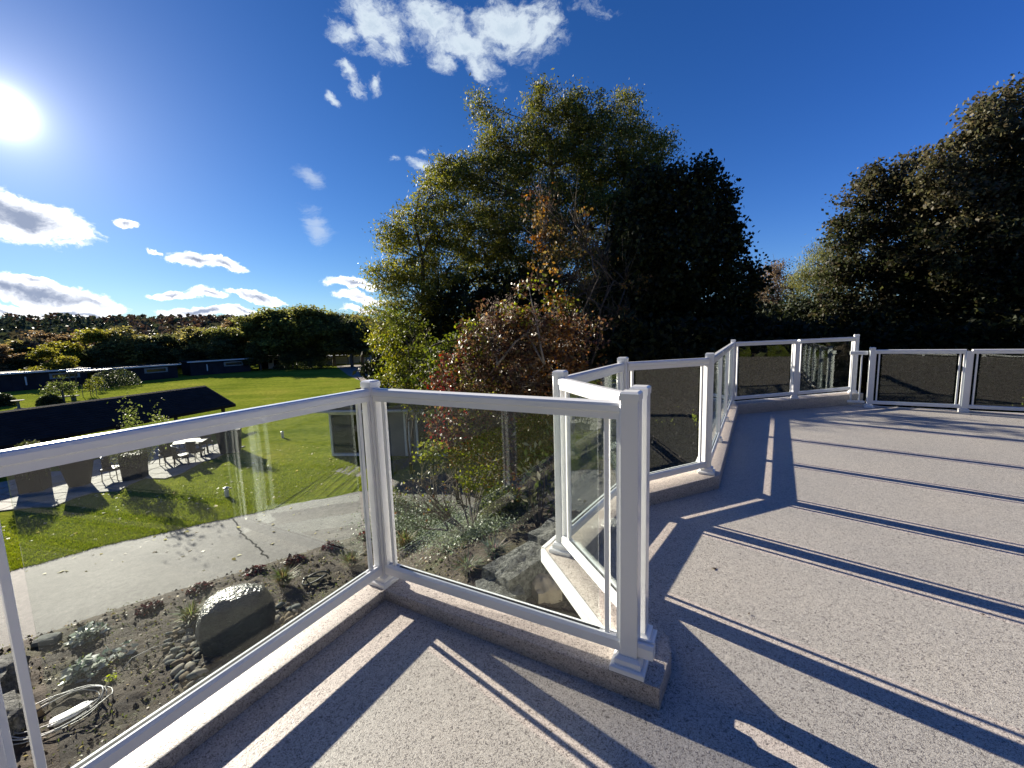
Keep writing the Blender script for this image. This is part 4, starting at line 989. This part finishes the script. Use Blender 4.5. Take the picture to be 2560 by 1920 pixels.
for a_ in [('dark', -70, 850, 66, 'dark tree at the far left edge of the treeline', 1.5), ('brown', 5, 862, 64, 'brown tree above the left end of the leftmost shed', 1.5), ('olive', 60, 842, 70, 'olive tree left of the small yellow tree', 1.5),
           ('brown', 115, 832, 76, 'rust-brown tree behind the small yellow tree', 1.6), ('brown', 180, 838, 72, 'brown tree right of the small yellow tree', 1.5), ('yellow', 238, 822, 70, 'yellow-olive tree, left one of the broad pale pair', 1.5),
           ('olive', 318, 808, 72, 'tall olive tree with visible dark trunk, right one of the broad pale pair', 1.7), ('dark', 270, 850, 69, 'dark tree squeezed below the broad pale pair', 1.3), ('dark', 375, 838, 72, 'dark tree over the middle shed', 1.5), ('dark', 425, 832, 74, 'dark tree right of the middle shed', 1.5),
           ('olive', 470, 808, 77, 'olive tree above the gap between middle and right sheds', 1.5), ('olive', 530, 812, 76, 'olive tree above the right long shed', 1.4), ('dark', 560, 835, 73, 'dark tree behind the right long shed', 1.4), ('brown', 590, 800, 80, 'olive-brown tree with bare top twigs left of the tall green group', 1.3),
           ('green', 650, 786, 78, 'green tree above the small hut', 1.5), ('green', 715, 772, 78, 'tallest green tree of the group right of the hut', 1.5), ('green', 775, 768, 77, 'green tree, second right of the hut', 1.5), ('green', 835, 780, 79, 'green tree above the left white garage', 1.4),
           ('dark', 880, 792, 76, 'dark tree above the right white garages', 1.5), ('olive', 905, 775, 82, 'olive tree next to the locust crown', 1.4), ('dark', 955, 800, 74, 'dark tree half hidden behind the locust crown', 1.6), ('dark', 650, 855, 74, 'dark low tree right behind the hut', 1.5),
           ('dark', 730, 850, 75, 'dark low tree between hut and garages', 1.6), ('dark', 800, 850, 76, 'dark low tree behind the left garage', 1.6), ('dark', 480, 860, 73, 'dark low tree behind the left end of the right shed', 1.5), ('dark', 200, 878, 68, 'dark low tree between the left and middle sheds', 1.5), ('dark', 50, 890, 65, 'dark low tree behind the leftmost shed', 1.5), ('brown', 150, 880, 66, 'brown low tree just right of the small yellow tree', 1.2)]:
    ftree(*a_)
# trees behind the viewer, mirrored by the glass; enlarged and set close to block skylight
for k, (x, y, kd, s) in enumerate([(-17, -16, 'dark', 1.5), (-10, -17, 'dark', 1.8), (-3, -16, 'dark', 1.7), (4, -17, 'dark', 1.8), (11, -17, 'dark', 1.9), (18, -15, 'dark', 1.8), (23, -9, 'dark', 1.8), (26, -2, 'dark', 1.8), (-23, -12, 'dark', 1.5)]):
    o_ = copy_tree(temps[kd]); o_.location = (x, y, G); o_.scale = (s * 1.4, s * 1.4, s); o_.rotation_euler = (0, 0, k); tag(o_, 'dark tree behind the viewer, ' + ['second', 'third', 'fourth', 'fifth', 'sixth', 'seventh', 'eighth', 'ninth', 'first'][k] + ' from the left of the row behind the deck', 'tree', 'trees mirrored in the glass')
# wooded hill
hn = 46; hv = []; hf = []
def hillz(x, y):
    az = math.degrees(math.atan2(x, y)); d = math.hypot(x, y)
    k = min(1, max(0, (d - 120) / 110)); k = k * k * (3 - 2 * k)
    a_ = min(1, max(.15, (az + 66) / 8)) * min(1, max(.25, (-8 - az) / 12)) if az < -8 else .25
    return G - .3 + k * (10.0 * a_ + 1.5 * noise.noise(V((x * .012, y * .012, 0))))
ths = np.radians(np.linspace(-88, 60, 75)); ds = np.linspace(110, 420, 26)
for d in ds:
    for th in ths: x, y = d * math.sin(th), d * math.cos(th); hv.append((x, y, hillz(x, y)))
for i in range(len(ds) - 1):
    for j in range(len(ths) - 1): a_ = i * len(ths) + j; hf.append((a_, a_ + 1, a_ + 1 + len(ths), a_ + len(ths)))
me = bpy.data.meshes.new('hill'); me.from_pydata(hv, [], hf); me.update(); tag(link('hill', me, 'far_ground'), kind='structure')
rng = np.random.default_rng(77); P = []; Cc = []; Sz = []
rh_ = random.Random(5)
for k in range(5200):
    th = R(rh_.uniform(-80, 45)); d = rh_.uniform(105, 250); x, y = d * math.sin(th), d * math.cos(th); z = hillz(x, y)
    con = noise.noise(V((x * .02, y * .02, 4))) > .25; hh = rh_.uniform(5, 7.5); n = 34 if con else 40
    f = rng.random(n)
    if con: rr = (1 - f) * 2.0 + .15; c_ = (.05, .062, .035)
    else: rr = 2.6 * np.sin(np.pi * (.15 + .8 * f)); c_ = rh_.choice([(.10, .07, .045), (.085, .08, .04), (.08, .07, .04), (.11, .065, .04), (.065, .075, .035)])
    an = rng.random(n) * 6.28; q = rng.uniform(.5, 1, n)
    P.append(np.c_[x + rr * q * np.cos(an), y + rr * q * np.sin(an), z + hh * (.12 + .88 * f)]); Cc.append(np.tile(c_, (n, 1)) * rng.uniform(.7, 1.3, (n, 1))); Sz.append(np.full(n, 1.5 if not con else 1.25))
P = np.concatenate(P); Cc = np.concatenate(Cc); Sz = np.concatenate(Sz) * rng.uniform(.6, 1.3, len(P))
tag(link('far_forest', leaf_mesh('far_forest', P, Sz, Cc, .7, .2, rng), 'leaf_dense'), 'mixed autumn forest covering the hill beyond the treeline', 'forest', None, 'stuff')

# ------------------------------------------------------------------ far buildings
def shed(pxl, pxr, pbl, pbr, ptl, label, depth=6.0, hgt=2.5, trim=True, win=None, pipe=None):
    a = onz(pxl, pbl, G); b = onz(pxr, pbr, G); d = (b - a); L = d.length; t_ = d.normalized(); nrm = V((-t_.y, t_.x, 0)); rz = math.atan2(t_.y, t_.x)
    if nrm.dot(a) < 0: nrm = -nrm
    hgt = topz(a, ptl) - G
    root = thing('long_shed', label, 'shed', (a.x, a.y, G), group='long low dark sheds at the far side of the lawn')
    loc = lambda s, n_, z: V((t_.x * s + nrm.x * n_, t_.y * s + nrm.y * n_, z))
    MB().box(loc(L / 2, depth / 2, hgt / 2), (L, depth, hgt), rz).build('wall', 'dark_siding', root)
    rf = MB().box(loc(L / 2, depth / 2, hgt + .10), (L + .8, depth + .9, .16), rz).build('roof', 'dark_shingle', root)
    if trim: MB().box(loc(L / 2, -.46, hgt + .13), (L + .8, .10, .20), rz).build('roof_edge', 'metal_light', rf)
    nb_ = int(L / .9)
    for k in range(1, nb_): MB().box(loc(L * k / nb_, -.02, hgt / 2), (.06, .04, hgt - .1), rz).build('batten', 'dark_siding', root)
    if win:
        for s, w_ in win:
            wf = MB().box(loc(L * s, -.05, hgt * .72), (w_, .10, .75), rz).build('window', 'grey_siding', root)
            MB().box(loc(L * s, -.11, hgt * .72), (w_ * .82, .04, .40), rz).build('pane', 'dark_window', wf)
    if pipe:
        for s in pipe: MB().box(loc(L * s, -.08, hgt * .55), (.14, .1, hgt * .5), rz).build('downpipe', 'metal_light', root)
    return root
shed(-60, 222, 986, 962, 942, 'leftmost long low dark shed with a bright roof edge', win=[(.78, 2.8)], pipe=[.42])
shed(268, 446, 960, 944, 925, 'middle long low dark shed behind the dark shrub', win=[(.68, 2.8)], pipe=[.24])
shed(478, 628, 940, 928, 907, 'right long low dark shed left of the small hut', win=[(.70, 2.8)], pipe=[.26])
# small hut with white trim
a = onz(652, 922, G); b = onz(700, 920, G); t_ = (b - a).normalized(); L = (b - a).length; rz = math.atan2(t_.y, t_.x); nrm = V((-t_.y, t_.x, 0))
hut = thing('garden_hut', 'small grey hut with white door, row of windows and white roof edge', 'hut', (a.x, a.y, G)); hh = topz(a, 893) - G
lc = lambda s, n_, z: V((t_.x * s + nrm.x * n_, t_.y * s + nrm.y * n_, z))
MB().box(lc(L / 2, 1.6, hh / 2), (L, 3.2, hh), rz).build('wall', 'dark_siding', hut)
rf = MB().box(lc(L / 2, 1.5, hh + .1), (L + .7, 4.0, .18), rz, 1.0).build('roof', 'dark_shingle', hut); MB().box(lc(L / 2, -.55, hh + .10), (L + .7, .12, .28), rz).build('roof_edge', 'white_trim', rf)
dr = MB().box(lc(L * .56, -.04, .95), (.95, .08, 1.9), rz).build('door', 'white_trim', hut); MB().box(lc(L * .56, -.10, 1.35), (.5, .04, .6), rz).build('pane', 'dark_window', dr)
for k in range(4):
    wn_ = MB().box(lc(L * (.14 + .24 * k), -.05, hh - .38), (L * .19, .08, .48), rz).build('window', 'white_trim', hut); MB().box(lc(L * (.14 + .24 * k), -.10, hh - .38), (L * .13, .04, .28), rz).build('pane', 'dark_window', wn_)
# three pale garages
for k, (xl, xr, yb, yt, lab) in enumerate([(786, 822, 914, 893, 'left pale garage box behind the round shrub'), (838, 872, 911, 890, 'middle pale garage box at the end of the gravel lane'), (882, 918, 908, 887, 'right pale garage box with ribbed door at the end of the gravel lane')]):
    a = onz(xl, yb, G); b = onz(xr, yb - 1, G); t_ = (b - a).normalized(); L = (b - a).length; rz = math.atan2(t_.y, t_.x); nrm = V((-t_.y, t_.x, 0)); hh = topz(a, yt) - G
    g = thing('garage', lab, 'garage', (a.x, a.y, G), group='pale garages by the gravel lane'); lc = lambda s, n_, z: V((t_.x * s + nrm.x * n_, t_.y * s + nrm.y * n_, z))
    MB().box(lc(L / 2, 2.5, hh / 2), (L, 5, hh), rz).build('wall', 'grey_siding', g); MB().box(lc(L / 2, 2.5, hh + .05), (L + .2, 5.3, .12), rz).build('roof', 'metal_light', g)
    dd = MB().box(lc(L / 2, -.05, hh * .45), (L * .84, .08, hh * .86), rz).build('door', 'metal_light', g)
    for q in range(4): MB().box(lc(L / 2, -.10, hh * (.12 + .2 * q)), (L * .8, .03, .04), rz).build('panel_rib', 'grey_siding', dd)
# low building beside the court
a = onz(830, 1140, G); b = V((a.x + 8.2, a.y - .9, G)); t_ = (b - a).normalized(); L = (b - a).length; rz = math.atan2(t_.y, t_.x); nrm = V((-t_.y, t_.x, 0)); hh = topz(a, 1022) - G
lb_ = thing('garden_house', 'low grey garden house with glass doors, partly behind the corner post', 'house', (a.x, a.y, G)); lc = lambda s, n_, z: V((t_.x * s + nrm.x * n_, t_.y * s + nrm.y * n_, z))
MB().box(lc(L / 2, 2.4, hh / 2), (L, 4.8, hh), rz).build('wall', 'grey_siding', lb_)
# sloping shingle roof with gutter
e0 = lc(-.45, -.5, hh + .02); e1 = lc(L + .4, -.5, hh + .02); r0 = lc(.9, 2.6, hh + .85); r1_ = lc(L + .4, 2.6, hh + .85); bk0_ = lc(-.45, 5.4, hh + .02); bk1_ = lc(L + .4, 5.4, hh + .02)
up_ = V((0, 0, .10))
rf = MB().add([e0, e1, r1_, r0, bk0_, bk1_, e0 - up_, e1 - up_, bk1_ - up_, bk0_ - up_], [(0, 1, 2, 3), (3, 2, 5, 4), (0, 3, 4), (1, 5, 2), (6, 9, 8, 7), (0, 6, 7, 1), (1, 7, 8, 5), (5, 8, 9, 4), (4, 9, 6, 0)]).build('roof', 'gravel', lb_)
MB().tube([e0 + V((0, 0, -.05)) + nrm * -.06, e1 + V((0, 0, -.05)) + nrm * -.06], .06, .06, 8).build('gutter', 'metal_light', rf)
rows = 9
for k in range(rows):
    f = (k + .5) / rows; p0 = e0.lerp(r0, f) + V((0, 0, .012)); p1 = e1.lerp(r1_, f) + V((0, 0, .012)); MB().sweep(p0, p1, [(-.19, -.055), (.19, .055), (.19, .075), (-.19, -.035)]).build('shingle_course', 'gravel', rf)
for s, w_ in [(.75, 1.3), (2.15, .25), (3.6, .15), (5.0, 1.9), (7.1, 1.3)]:
    fr_ = MB(); 
    for sx in (-w_ / 2, w_ / 2): fr_.box(lc(s + sx, -.05, hh * .47), (.09, .1, hh * .86), rz)
    for z in (.08, hh * .90): fr_.box(lc(s, -.05, z), (w_ + .09, .1, .09), rz)
    o_ = fr_.build('glass_door', 'white_trim', lb_); MB().box(lc(s, -.015, hh * .48), (w_ - .09, .03, hh * .80), rz).build('pane', 'dark_window', o_)
dp = MB().tube([lc(2.0, -.12, .05), lc(2.0, -.12, hh - .1)], .04, .04, 8).build('downpipe', 'metal_light', lb_)

# ------------------------------------------------------------------ garden pavilion
hr = 3.15
best = None
for k in range(400):
    Y = 12 + k * .05; p = atd(512, 964, Y); h_ = p.z - G
    sx = p.x + h_ / math.tan(SUN_EL) * -SUN.x / math.hypot(SUN.x, SUN.y); sy = p.y + h_ / math.tan(SUN_EL) * -SUN.y / math.hypot(SUN.x, SUN.y)
    e = abs(proj((sx, sy, G))[1] - 1163)
    if best is None or e < best[0]: best = (e, Y, p, h_, proj((sx, sy, G)))
print('pavilion', best)
RY = 27.0; RR = atd(512, 964, RY)
pl_ = atd(0, 1029, RY); 
# ridge is level: find point on left ray with same height
d_ = ray(0, 1029); tt = (RR.z - H) / d_[2]; RLx = V((CAMP + d_ * tt).tolist())
rd = (RLx - RR).normalized(); perp = V((rd.y, -rd.x, 0))
if perp.dot(RR) > 0: perp = -perp      # towards the viewer
# eave on the near side: right eave corner along the measured gable edge
eave_z = RR.z - .95; ee = onz(640, 1041, eave_z)
run = (ee - RR).to_2d().dot(perp.to_2d()); run = max(2.0, min(3.6, abs(run)))
print('ridge', RR, RLx, 'perp', perp, 'run', run)
pav = thing('garden_pavilion', 'open garden pavilion with a broad black shingle roof left of centre', 'pavilion', (RR.x, RR.y, G))
Lr = 12.0; run = 2.6; o0 = V((0, 0, RR.z - G)); slope = run * .45
A0 = o0; A1 = o0 + rd * Lr; N0 = A0 + perp * run - V((0, 0, slope)); N1 = A1 + perp * run - V((0, 0, slope)); F0 = A0 - perp * run - V((0, 0, slope)); F1 = A1 - perp * run - V((0, 0, slope))
dz = V((0, 0, .14))
rf = MB().add([A0, A1, N1, N0, F0, F1, A0 - dz, A1 - dz, N1 - dz, N0 - dz, F0 - dz, F1 - dz], [(0, 1, 2, 3), (1, 0, 4, 5), (6, 9, 8, 7), (7, 11, 10, 6), (3, 2, 8, 9), (5, 4, 10, 11), (0, 3, 9, 6), (4, 0, 6, 10), (2, 1, 7, 8), (1, 5, 11, 7)]).build('roof', 'dark_shingle', pav)
nrw = 14
for k in range(nrw):
    f = (k + .5) / nrw; p0 = A0.lerp(N0, f) + V((0, 0, .015)); p1 = A1.lerp(N1, f) + V((0, 0, .015)); hw = run / nrw / 2; hz = slope / nrw / 2
    MB().sweep(p0, p1, [(-hw if False else -hw, 0), (hw, 0), (hw, .02), (-hw, .012)]) if False else None
    s_ = perp * hw; c0 = p0 - s_ + V((0, 0, hz)); c1 = p1 - s_ + V((0, 0, hz)); c2 = p1 + s_ - V((0, 0, hz - .02)); c3 = p0 + s_ - V((0, 0, hz - .02))
    MB().add([c0, c1, c2, c3, c3 - V((0, 0, .03)), c2 - V((0, 0, .03))], [(0, 1, 2, 3), (3, 2, 5, 4)]).build('shingle_course', 'dark_shingle', rf, fix=False)
for s in (.6, Lr / 2, Lr - .6):
    for sg in (1, -1):
        q = rd * s + perp * sg * (run - .35); MB().box((q.x, q.y, (RR.z - G - slope) / 2), (.15, .15, RR.z - G - slope - .02), math.atan2(rd.y, rd.x)).build('post', 'planter_mat', pav)

# flagstone patio
pat = [(-150, 1300), (170, 1258), (300, 1225), (400, 1195), (470, 1170), (560, 1140), (575, 1122), (500, 1100), (380, 1118), (200, 1165), (-150, 1240)]
base_ = bpy.data.objects.new('patio', None); COL.objects.link(base_); tag(base_, kind='structure')
poly = [onz(a, b, G).to_2d() for a, b in pat]
def inside(p, poly):
    c_ = False; j = len(poly) - 1
    for i in range(len(poly)):
        if (poly[i].y > p.y) != (poly[j].y > p.y) and p.x < (poly[j].x - poly[i].x) * (p.y - poly[i].y) / (poly[j].y - poly[i].y) + poly[i].x: c_ = not c_
        j = i
    return c_
rp = random.Random(2); x0 = min(p.x for p in poly); x1 = max(p.x for p in poly); y0 = min(p.y for p in poly); y1 = max(p.y for p in poly)
gx = .82; nst = 0; flm = None
grid = {}
def gp(i, j):
    if (i, j) not in grid: grid[(i, j)] = V((x0 + i * gx + rp.uniform(-.2, .2), y0 + j * gx * .8 + rp.uniform(-.17, .17)))
    return grid[(i, j)]
for i in range(int((x1 - x0) / gx) + 1):
    for j in range(int((y1 - y0) / gx / .8) + 1):
        q = [gp(i, j), gp(i + 1, j), gp(i + 1, j + 1), gp(i, j + 1)]; c_ = sum(q, V((0, 0))) / 4
        if not inside(c_, poly): continue
        q = [c_ + (a_ - c_) * .95 for a_ in q]; zt = G + .03 + rp.uniform(0, .012)
        MB().prism(q, G, zt).build('flagstone', 'flagstone_mat', base_); nst += 1
print('flagstones', nst)
# planters
def planter_sq(px, py, w_, h_, label, plant=None):
    p = onz(px, py, G + .03); r_ = thing('planter', label, 'planter', p, .45, 'tall dark planters on the patio')
    MB().box((0, 0, h_ / 2), (w_ * .8, w_ * .8, h_), 0, 1.22).build('pot', 'planter_mat', r_, bevel=.01, seg=1)
    MB().box((0, 0, h_ + .012), (w_ * 1.04, w_ * 1.04, .05), 0).build('rim', 'planter_mat', r_)
    return r_, p
r_, p = planter_sq(578, 1128, .95, 1.05, 'square dark planter with pale plumes at the right end of the patio')
def plumes(parent, z, n, l_, cols, sp, mat='fluff', wd=.02, nm='plumes'):
    rr = random.Random(4); vs = []; fs = []; tn = []
    for k in range(n):
        a_ = rr.uniform(0, 6.28); d = V((math.cos(a_), math.sin(a_), 0)); e_ = d * sp * rr.uniform(.2, 1.2) + V((0, 0, l_ * rr.uniform(.5, 1))); m_ = e_ * .55 + V((0, 0, l_ * .15)); sd_ = V((-d.y, d.x, 0)) * wd; i = len(vs)
        vs += [V((0, 0, z)) - sd_, V((0, 0, z)) + sd_, V((0, 0, z)) + m_ + sd_, V((0, 0, z)) + m_ - sd_, V((0, 0, z)) + e_]; fs += [(i, i + 1, i + 2, i + 3), (i + 3, i + 2, i + 4)]; tn += [[x * rr.uniform(.7, 1.2) for x in rr.choice(cols)]] * 5
    me_ = bpy.data.meshes.new(nm); me_.from_pydata([tuple(v) for v in vs], [], fs); at = me_.attributes.new('tone', 'FLOAT_COLOR', 'POINT'); at.data.foreach_set('color', np.c_[np.array(tn), np.ones(len(tn))].astype(np.float32).ravel()); me_.update(); return link(nm, me_, mat, parent)
plumes(r_, 1.05, 70, .75, [(.5, .44, .36), (.42, .36, .28)], .55, wd=.03)
plumes(r_, 1.05, 60, .5, [(.12, .15, .03)], .6, 'leaf')
p = onz(200, 1212, G + .03); r_ = thing('planter', 'round tapered dark pot on the patio left of the leafy planter', 'planter', p)
MB().lathe((0, 0, 0), [(.30, 0), (.36, .3), (.46, .8), (.52, 1.15), (.54, 1.22), (.50, 1.24), (.44, 1.12)], 20).build('pot', 'planter_mat', r_, smooth=True)
leafs = leafy
def cascade(px, py, label, nm='planter', R0=.72, zc=1.1):
    p = onz(px, py, G + .03); r_ = thing(nm, label, 'planter', p, .4, 'tall dark planters on the patio')
    MB().box((0, 0, .5), (.62, .62, 1.0), 0, 1.1).build('pot', 'planter_mat', r_, bevel=.01, seg=1)
    rng = np.random.default_rng(int(px)); n = 2600; d = rng.normal(size=(n, 3)); d /= np.linalg.norm(d, axis=1)[:, None]; P = d * (rng.uniform(.2, 1, n) ** .5)[:, None] * np.array([R0, R0, .8]); P[:, 2] += zc
    link('leaves', leaf_mesh('leaves', P, .09 * rng.uniform(.6, 1.3, n), palette(rng, n, [(.05, .06, .02), (.08, .09, .03), (.16, .17, .10)]), .5, .3, rng), 'leaf_glossy', r_); return r_
c1_ = cascade(340, 1195, 'dark planter overflowing with glossy foliage in the middle of the patio')
rng = np.random.default_rng(9); n = 420; P = rng.normal(size=(n, 3)) * np.array([.16, .16, .5]) + np.array([.05, .1, 2.1])
link('upright_shoots', leaf_mesh('upright_shoots', P, .11 * rng.uniform(.6, 1.3, n), palette(rng, n, [(.10, .13, .03), (.16, .18, .06)]), .5, .3, rng), 'leaf', c1_)['kind'] = 'stuff'
P = rng.normal(size=(n, 3)) * np.array([.14, .14, .34]) + np.array([.9, .2, 1.9])
link('upright_shoots', leaf_mesh('upright_shoots', P, .11 * rng.uniform(.6, 1.3, n), palette(rng, n, [(.10, .13, .03), (.16, .18, .06)]), .5, .3, rng), 'leaf', c1_)['kind'] = 'stuff'
cascade(90, 1225, 'dark planter with trailing foliage at the left end of the patio', R0=.55)
#cascade(40, 1232, 'leafy dark planter nearest the left edge of the picture on the patio', R0=.8)
# wicker chairs and table
def chair_at(px, py, rz, label):
    p = onz(px, py, G + .03); r_ = thing('wicker_chair', label, 'chair', p, rz, 'dark wicker armchairs round the patio table')
    return build_chair(r_)
def build_chair(r_):
    MB().box((0, 0, .42), (.56, .54, .09)).build('seat', 'wicker', r_, bevel=.015, seg=1)
    b = MB(); 
    for k in range(7):
        a_ = R(-48 + 16 * k); b.box((math.sin(a_) * .30, .26 - (1 - math.cos(a_)) * .25, .66), (.085, .035, .46), -a_, 1.02)
    b.build('backrest', 'wicker', r_)
    for s in (-1, 1):
        MB().tube([(s * .28, -.24, .46), (s * .30, -.24, .62), (s * .30, -.05, .66), (s * .26, .2, .70)], .022, .022, 6).build('armrest', 'wicker', r_, smooth=True)
        for q in (-.22, .22): MB().tube([(s * .25, q, .40), (s * .27, q * 1.1, 0)], .02, .014, 6).build('leg', 'wicker', r_, smooth=True)
    MB().tube([(-.28, .12, .88), (-.16, .24, .90), (0, .28, .905), (.16, .24, .90), (.28, .12, .88)], .024, .024, 6).build('back_rail', 'metal_light', r_, smooth=True)
    return r_
ch0 = chair_at(425, 1160, 1.1, 'wicker armchair at the left of the patio table, nearest the leafy planter')
for px, py, rz, lab in [(455, 1163, 2.2, 'wicker armchair in front of the table, left one'), (490, 1150, 2.9, 'wicker armchair in front of the table, right one'), (512, 1128, -1.9, 'wicker armchair at the right end of the patio table'), (440, 1125, .3, 'wicker armchair behind the patio table'), (285, 1196, 1.9, 'wicker armchair beside the leafy planter, left of it')]:
    c_ = copy_tree(ch0); c_.location = onz(px, py, G + .03); c_.rotation_euler = (0, 0, rz); tag(c_, lab, 'chair')
p = onz(468, 1142, G + .03); tb_ = thing('patio_table', 'glass-topped dark patio table between the wicker armchairs', 'table', p, .3)
MB().box((0, 0, .73), (1.7, 1.0, .03)).build('tabletop', 'wicker', tb_, bevel=.005, seg=1)
for sx in (-.7, .7):
    for sy in (-.38, .38): MB().box((sx, sy, .357), (.06, .06, .714)).build('leg', 'wicker', tb_)
# bollard lights
for px, py, lab in [(568, 1242, 'white bollard light on the grass near the driveway'), (707, 1094, 'grey bollard light on the grass farther back')]:
    p = onz(px, py, G); r_ = thing('bollard_light', lab, 'light', p, group='bollard lights on the lawn')
    MB().lathe((0, 0, 0), [(.07, 0), (.07, .24)], 12).build('body', 'metal_light', r_, smooth=False); MB().lathe((0, 0, 0), [(.055, .24), (.055, .30)], 12).build('lens', 'white_trim', r_); MB().lathe((0, 0, 0), [(.09, .30), (.09, .33), (.02, .36)], 12).build('cap', 'metal_light', r_)
# lawn garden features
tree('standard_tree', 'small round-headed tree with bare trunk on the lawn before the leftmost shed', 'tree', onz(160, 1006, G), PL([(155, 962, 22), (130, 968, 16), (180, 966, 16), (155, 975, 18), (125, 985, 8, .6), (175, 985, 8, .6)], 40.5), [(.12, .14, .04), (.08, .10, .03)], 16, 40, .3, .18, .12, seed=51)
for px, py, top, lab in [(228, 991, 950, 'thin young staked tree on the lawn, left of the pair'), (250, 978, 940, 'thin young staked tree on the lawn, right of the pair')]:
    b = onz(px, py, G); zt = topz(b, top); t_ = tree('young_tree', lab, 'tree', b, [(b.x, b.y, G + (zt - G) * f, .35, 1) for f in (.45, .6, .75, .9)], [(.12, .14, .02), (.2, .2, .04)], 60, 24, .2, .12, .04, seed=px, group='young staked trees')
    for k in range(3): q = V((math.cos(k * 2.1) * .6, math.sin(k * 2.1) * .6, 0)); MB().tube([q, q + V((0, 0, 1.3))], .03, .03, 5).build('stake', 'bark_grey', t_)
for px, py, lab, rr_, hh_ in [(290, 966, 'round dark shrub before the middle shed', 2.6, 2.4), (790, 922, 'round dark shrub before the left pale garage', 3.2, 2.2), (250, 962, 'rose shrub with pale blooms by the pergola', 1.0, 1.6), (125, 1010, 'small dark shrub at the foot of the round-headed tree', .9, .9), (10, 1015, 'dark shrub at the left edge of the lawn', .9, 1.2), (700, 922, 'low pale flower bed plant by the hut', 1.2, .9), (740, 922, 'long low dark hedge between hut and garages', 3.6, 1.9)]:
    leafy('lawn_shrub', lab, 'shrub', onz(px, py, G), rr_, hh_, 2400, .20, [(.03, .04, .015), (.05, .06, .02)] if 'dark' in lab else [(.10, .12, .05), (.4, .38, .34), (.07, .09, .03)], .6, 'leaf', .2, 'shrubs across the lawn')
# pergola
p = onz(232, 968, G); pg = thing('pergola', 'small brown pergola with pale rafter ends between the left and middle sheds', 'pergola', p, .55)
for sx in (-1.7, 1.7):
    for sy in (-1, 1): MB().box((sx, sy, 1.0), (.12, .12, 2.0)).build('post', 'bark', pg)
for sy in (-1, 1): MB().box((0, sy, 2.07), (4.0, .1, .14)).build('beam', 'bark', pg)
for k in range(8): MB().box((-1.8 + k * .51, 0, 2.20), (.08, 2.6, .10)).build('rafter', 'metal_light', pg)
# bird bath
p = onz(48, 1023, G); bb_ = thing('bird_bath', 'pale stone bird bath on the lawn near the left edge', 'bird bath', p)
MB().lathe((0, 0, 0), [(.30, 0), (.30, .06), (.10, .12), (.08, .6), (.12, .68)], 14).build('pedestal', 'stone_grey', bb_, smooth=True); MB().lathe((0, 0, 0), [(.10, .68), (.40, .76), (.42, .80), (.36, .79), (.05, .74)], 14).build('basin', 'stone_pale', bb_, smooth=True)
p = onz(158, 1002, G); bn = thing('garden_bench', 'low pale stone bench under the round-headed tree', 'bench', p, .4)
MB().box((0, 0, .42), (2.4, .45, .10)).build('seat', 'stone_pale', bn)
for s in (-.8, .8): MB().box((s, 0, .185), (.25, .4, .37)).build('leg', 'stone_grey', bn)
# fallen leaves on the grass and real blades near the drive
o_ = scatter('fallen_leaves', 'leaf', [(-16, 9, -4, 20)], 500, .10, [(.5, .45, .36), (.35, .3, .12), (.45, .42, .2)], .7, .02, .85, bed=False, seed=8); tag(o_, 'pale fallen leaves dotted over the near lawn', 'leaves')
rng = np.random.default_rng(12); fe = [(p.x, p.y) for p in far_e if p.x < -4.0]; P = []
fx = np.array([p[0] for p in fe]); fy = np.array([p[1] for p in fe]); od = np.argsort(fx); fx = fx[od]; fy = fy[od]
N_ = 90000; x = rng.uniform(-16, -4.6, N_); y = np.interp(x, fx, fy) - .03 + rng.exponential(2.2, N_)
h_ = rng.uniform(.03, .075, N_); lean = rng.normal(0, .035, (N_, 2)); wv_ = rng.normal(0, 1, (N_, 2)); wv_ /= np.linalg.norm(wv_, axis=1)[:, None]
b0 = np.c_[x - wv_[:, 0] * .006, y - wv_[:, 1] * .006, np.full(N_, G)]; b1 = np.c_[x + wv_[:, 0] * .006, y + wv_[:, 1] * .006, np.full(N_, G)]; tpv = np.c_[x + lean[:, 0], y + lean[:, 1], G + h_]
q = np.stack([b0, b1, tpv], 1).reshape(-1, 3).astype(np.float32)
me = bpy.data.meshes.new('grass_blades'); me.vertices.add(3 * N_); me.vertices.foreach_set('co', q.ravel()); me.loops.add(3 * N_); me.loops.foreach_set('vertex_index', np.arange(3 * N_, dtype=np.int32)); me.polygons.add(N_); me.polygons.foreach_set('loop_start', np.arange(0, 3 * N_, 3, dtype=np.int32))
at = me.attributes.new('tone', 'FLOAT_COLOR', 'POINT'); c4 = np.ones((N_, 4), np.float32); c4[:, :3] = palette(rng, N_, [(.13, .17, .016), (.17, .21, .02), (.22, .235, .035)]); at.data.foreach_set('color', np.repeat(c4, 3, 0).ravel()); me.update(calc_edges=True)
tag(link('grass_blades', me, 'leaf'), 'mown green grass along the driveway edge', 'grass', None, 'stuff')
print('objects', len(bpy.data.objects), 'tris', sum(len(m_.loops) - 2 * len(m_.polygons) for m_ in bpy.data.meshes if m_.users))

rl = random.Random(4); P = []
for k in range(70):
    if k < 46: a_ = rl.uniform(0, 1); f_ = pN.lerp(pN + dN * 6, a_); q = f_ - nb * abs(rl.gauss(0, .35)) * 1.6 - nb * .12
    else: q = V((rl.uniform(.9, 6), rl.uniform(-.5, 5), 0))
    if q.y > 3.0 and q.x < 2.6: continue
    P.append((q.x, q.y, .006))
P = np.array(P); rng = np.random.default_rng(2)
o_ = link('dry_leaves', leaf_mesh('dry_leaves', P, .028 * rng.uniform(.5, 1.6, len(P)), palette(rng, len(P), [(.12, .07, .04), (.07, .05, .035), (.2, .14, .08)]), .5, 0, rng, .93), 'leaf'); tag(o_, 'tiny dry leaves blown over the deck floor', 'leaves', None, 'stuff')
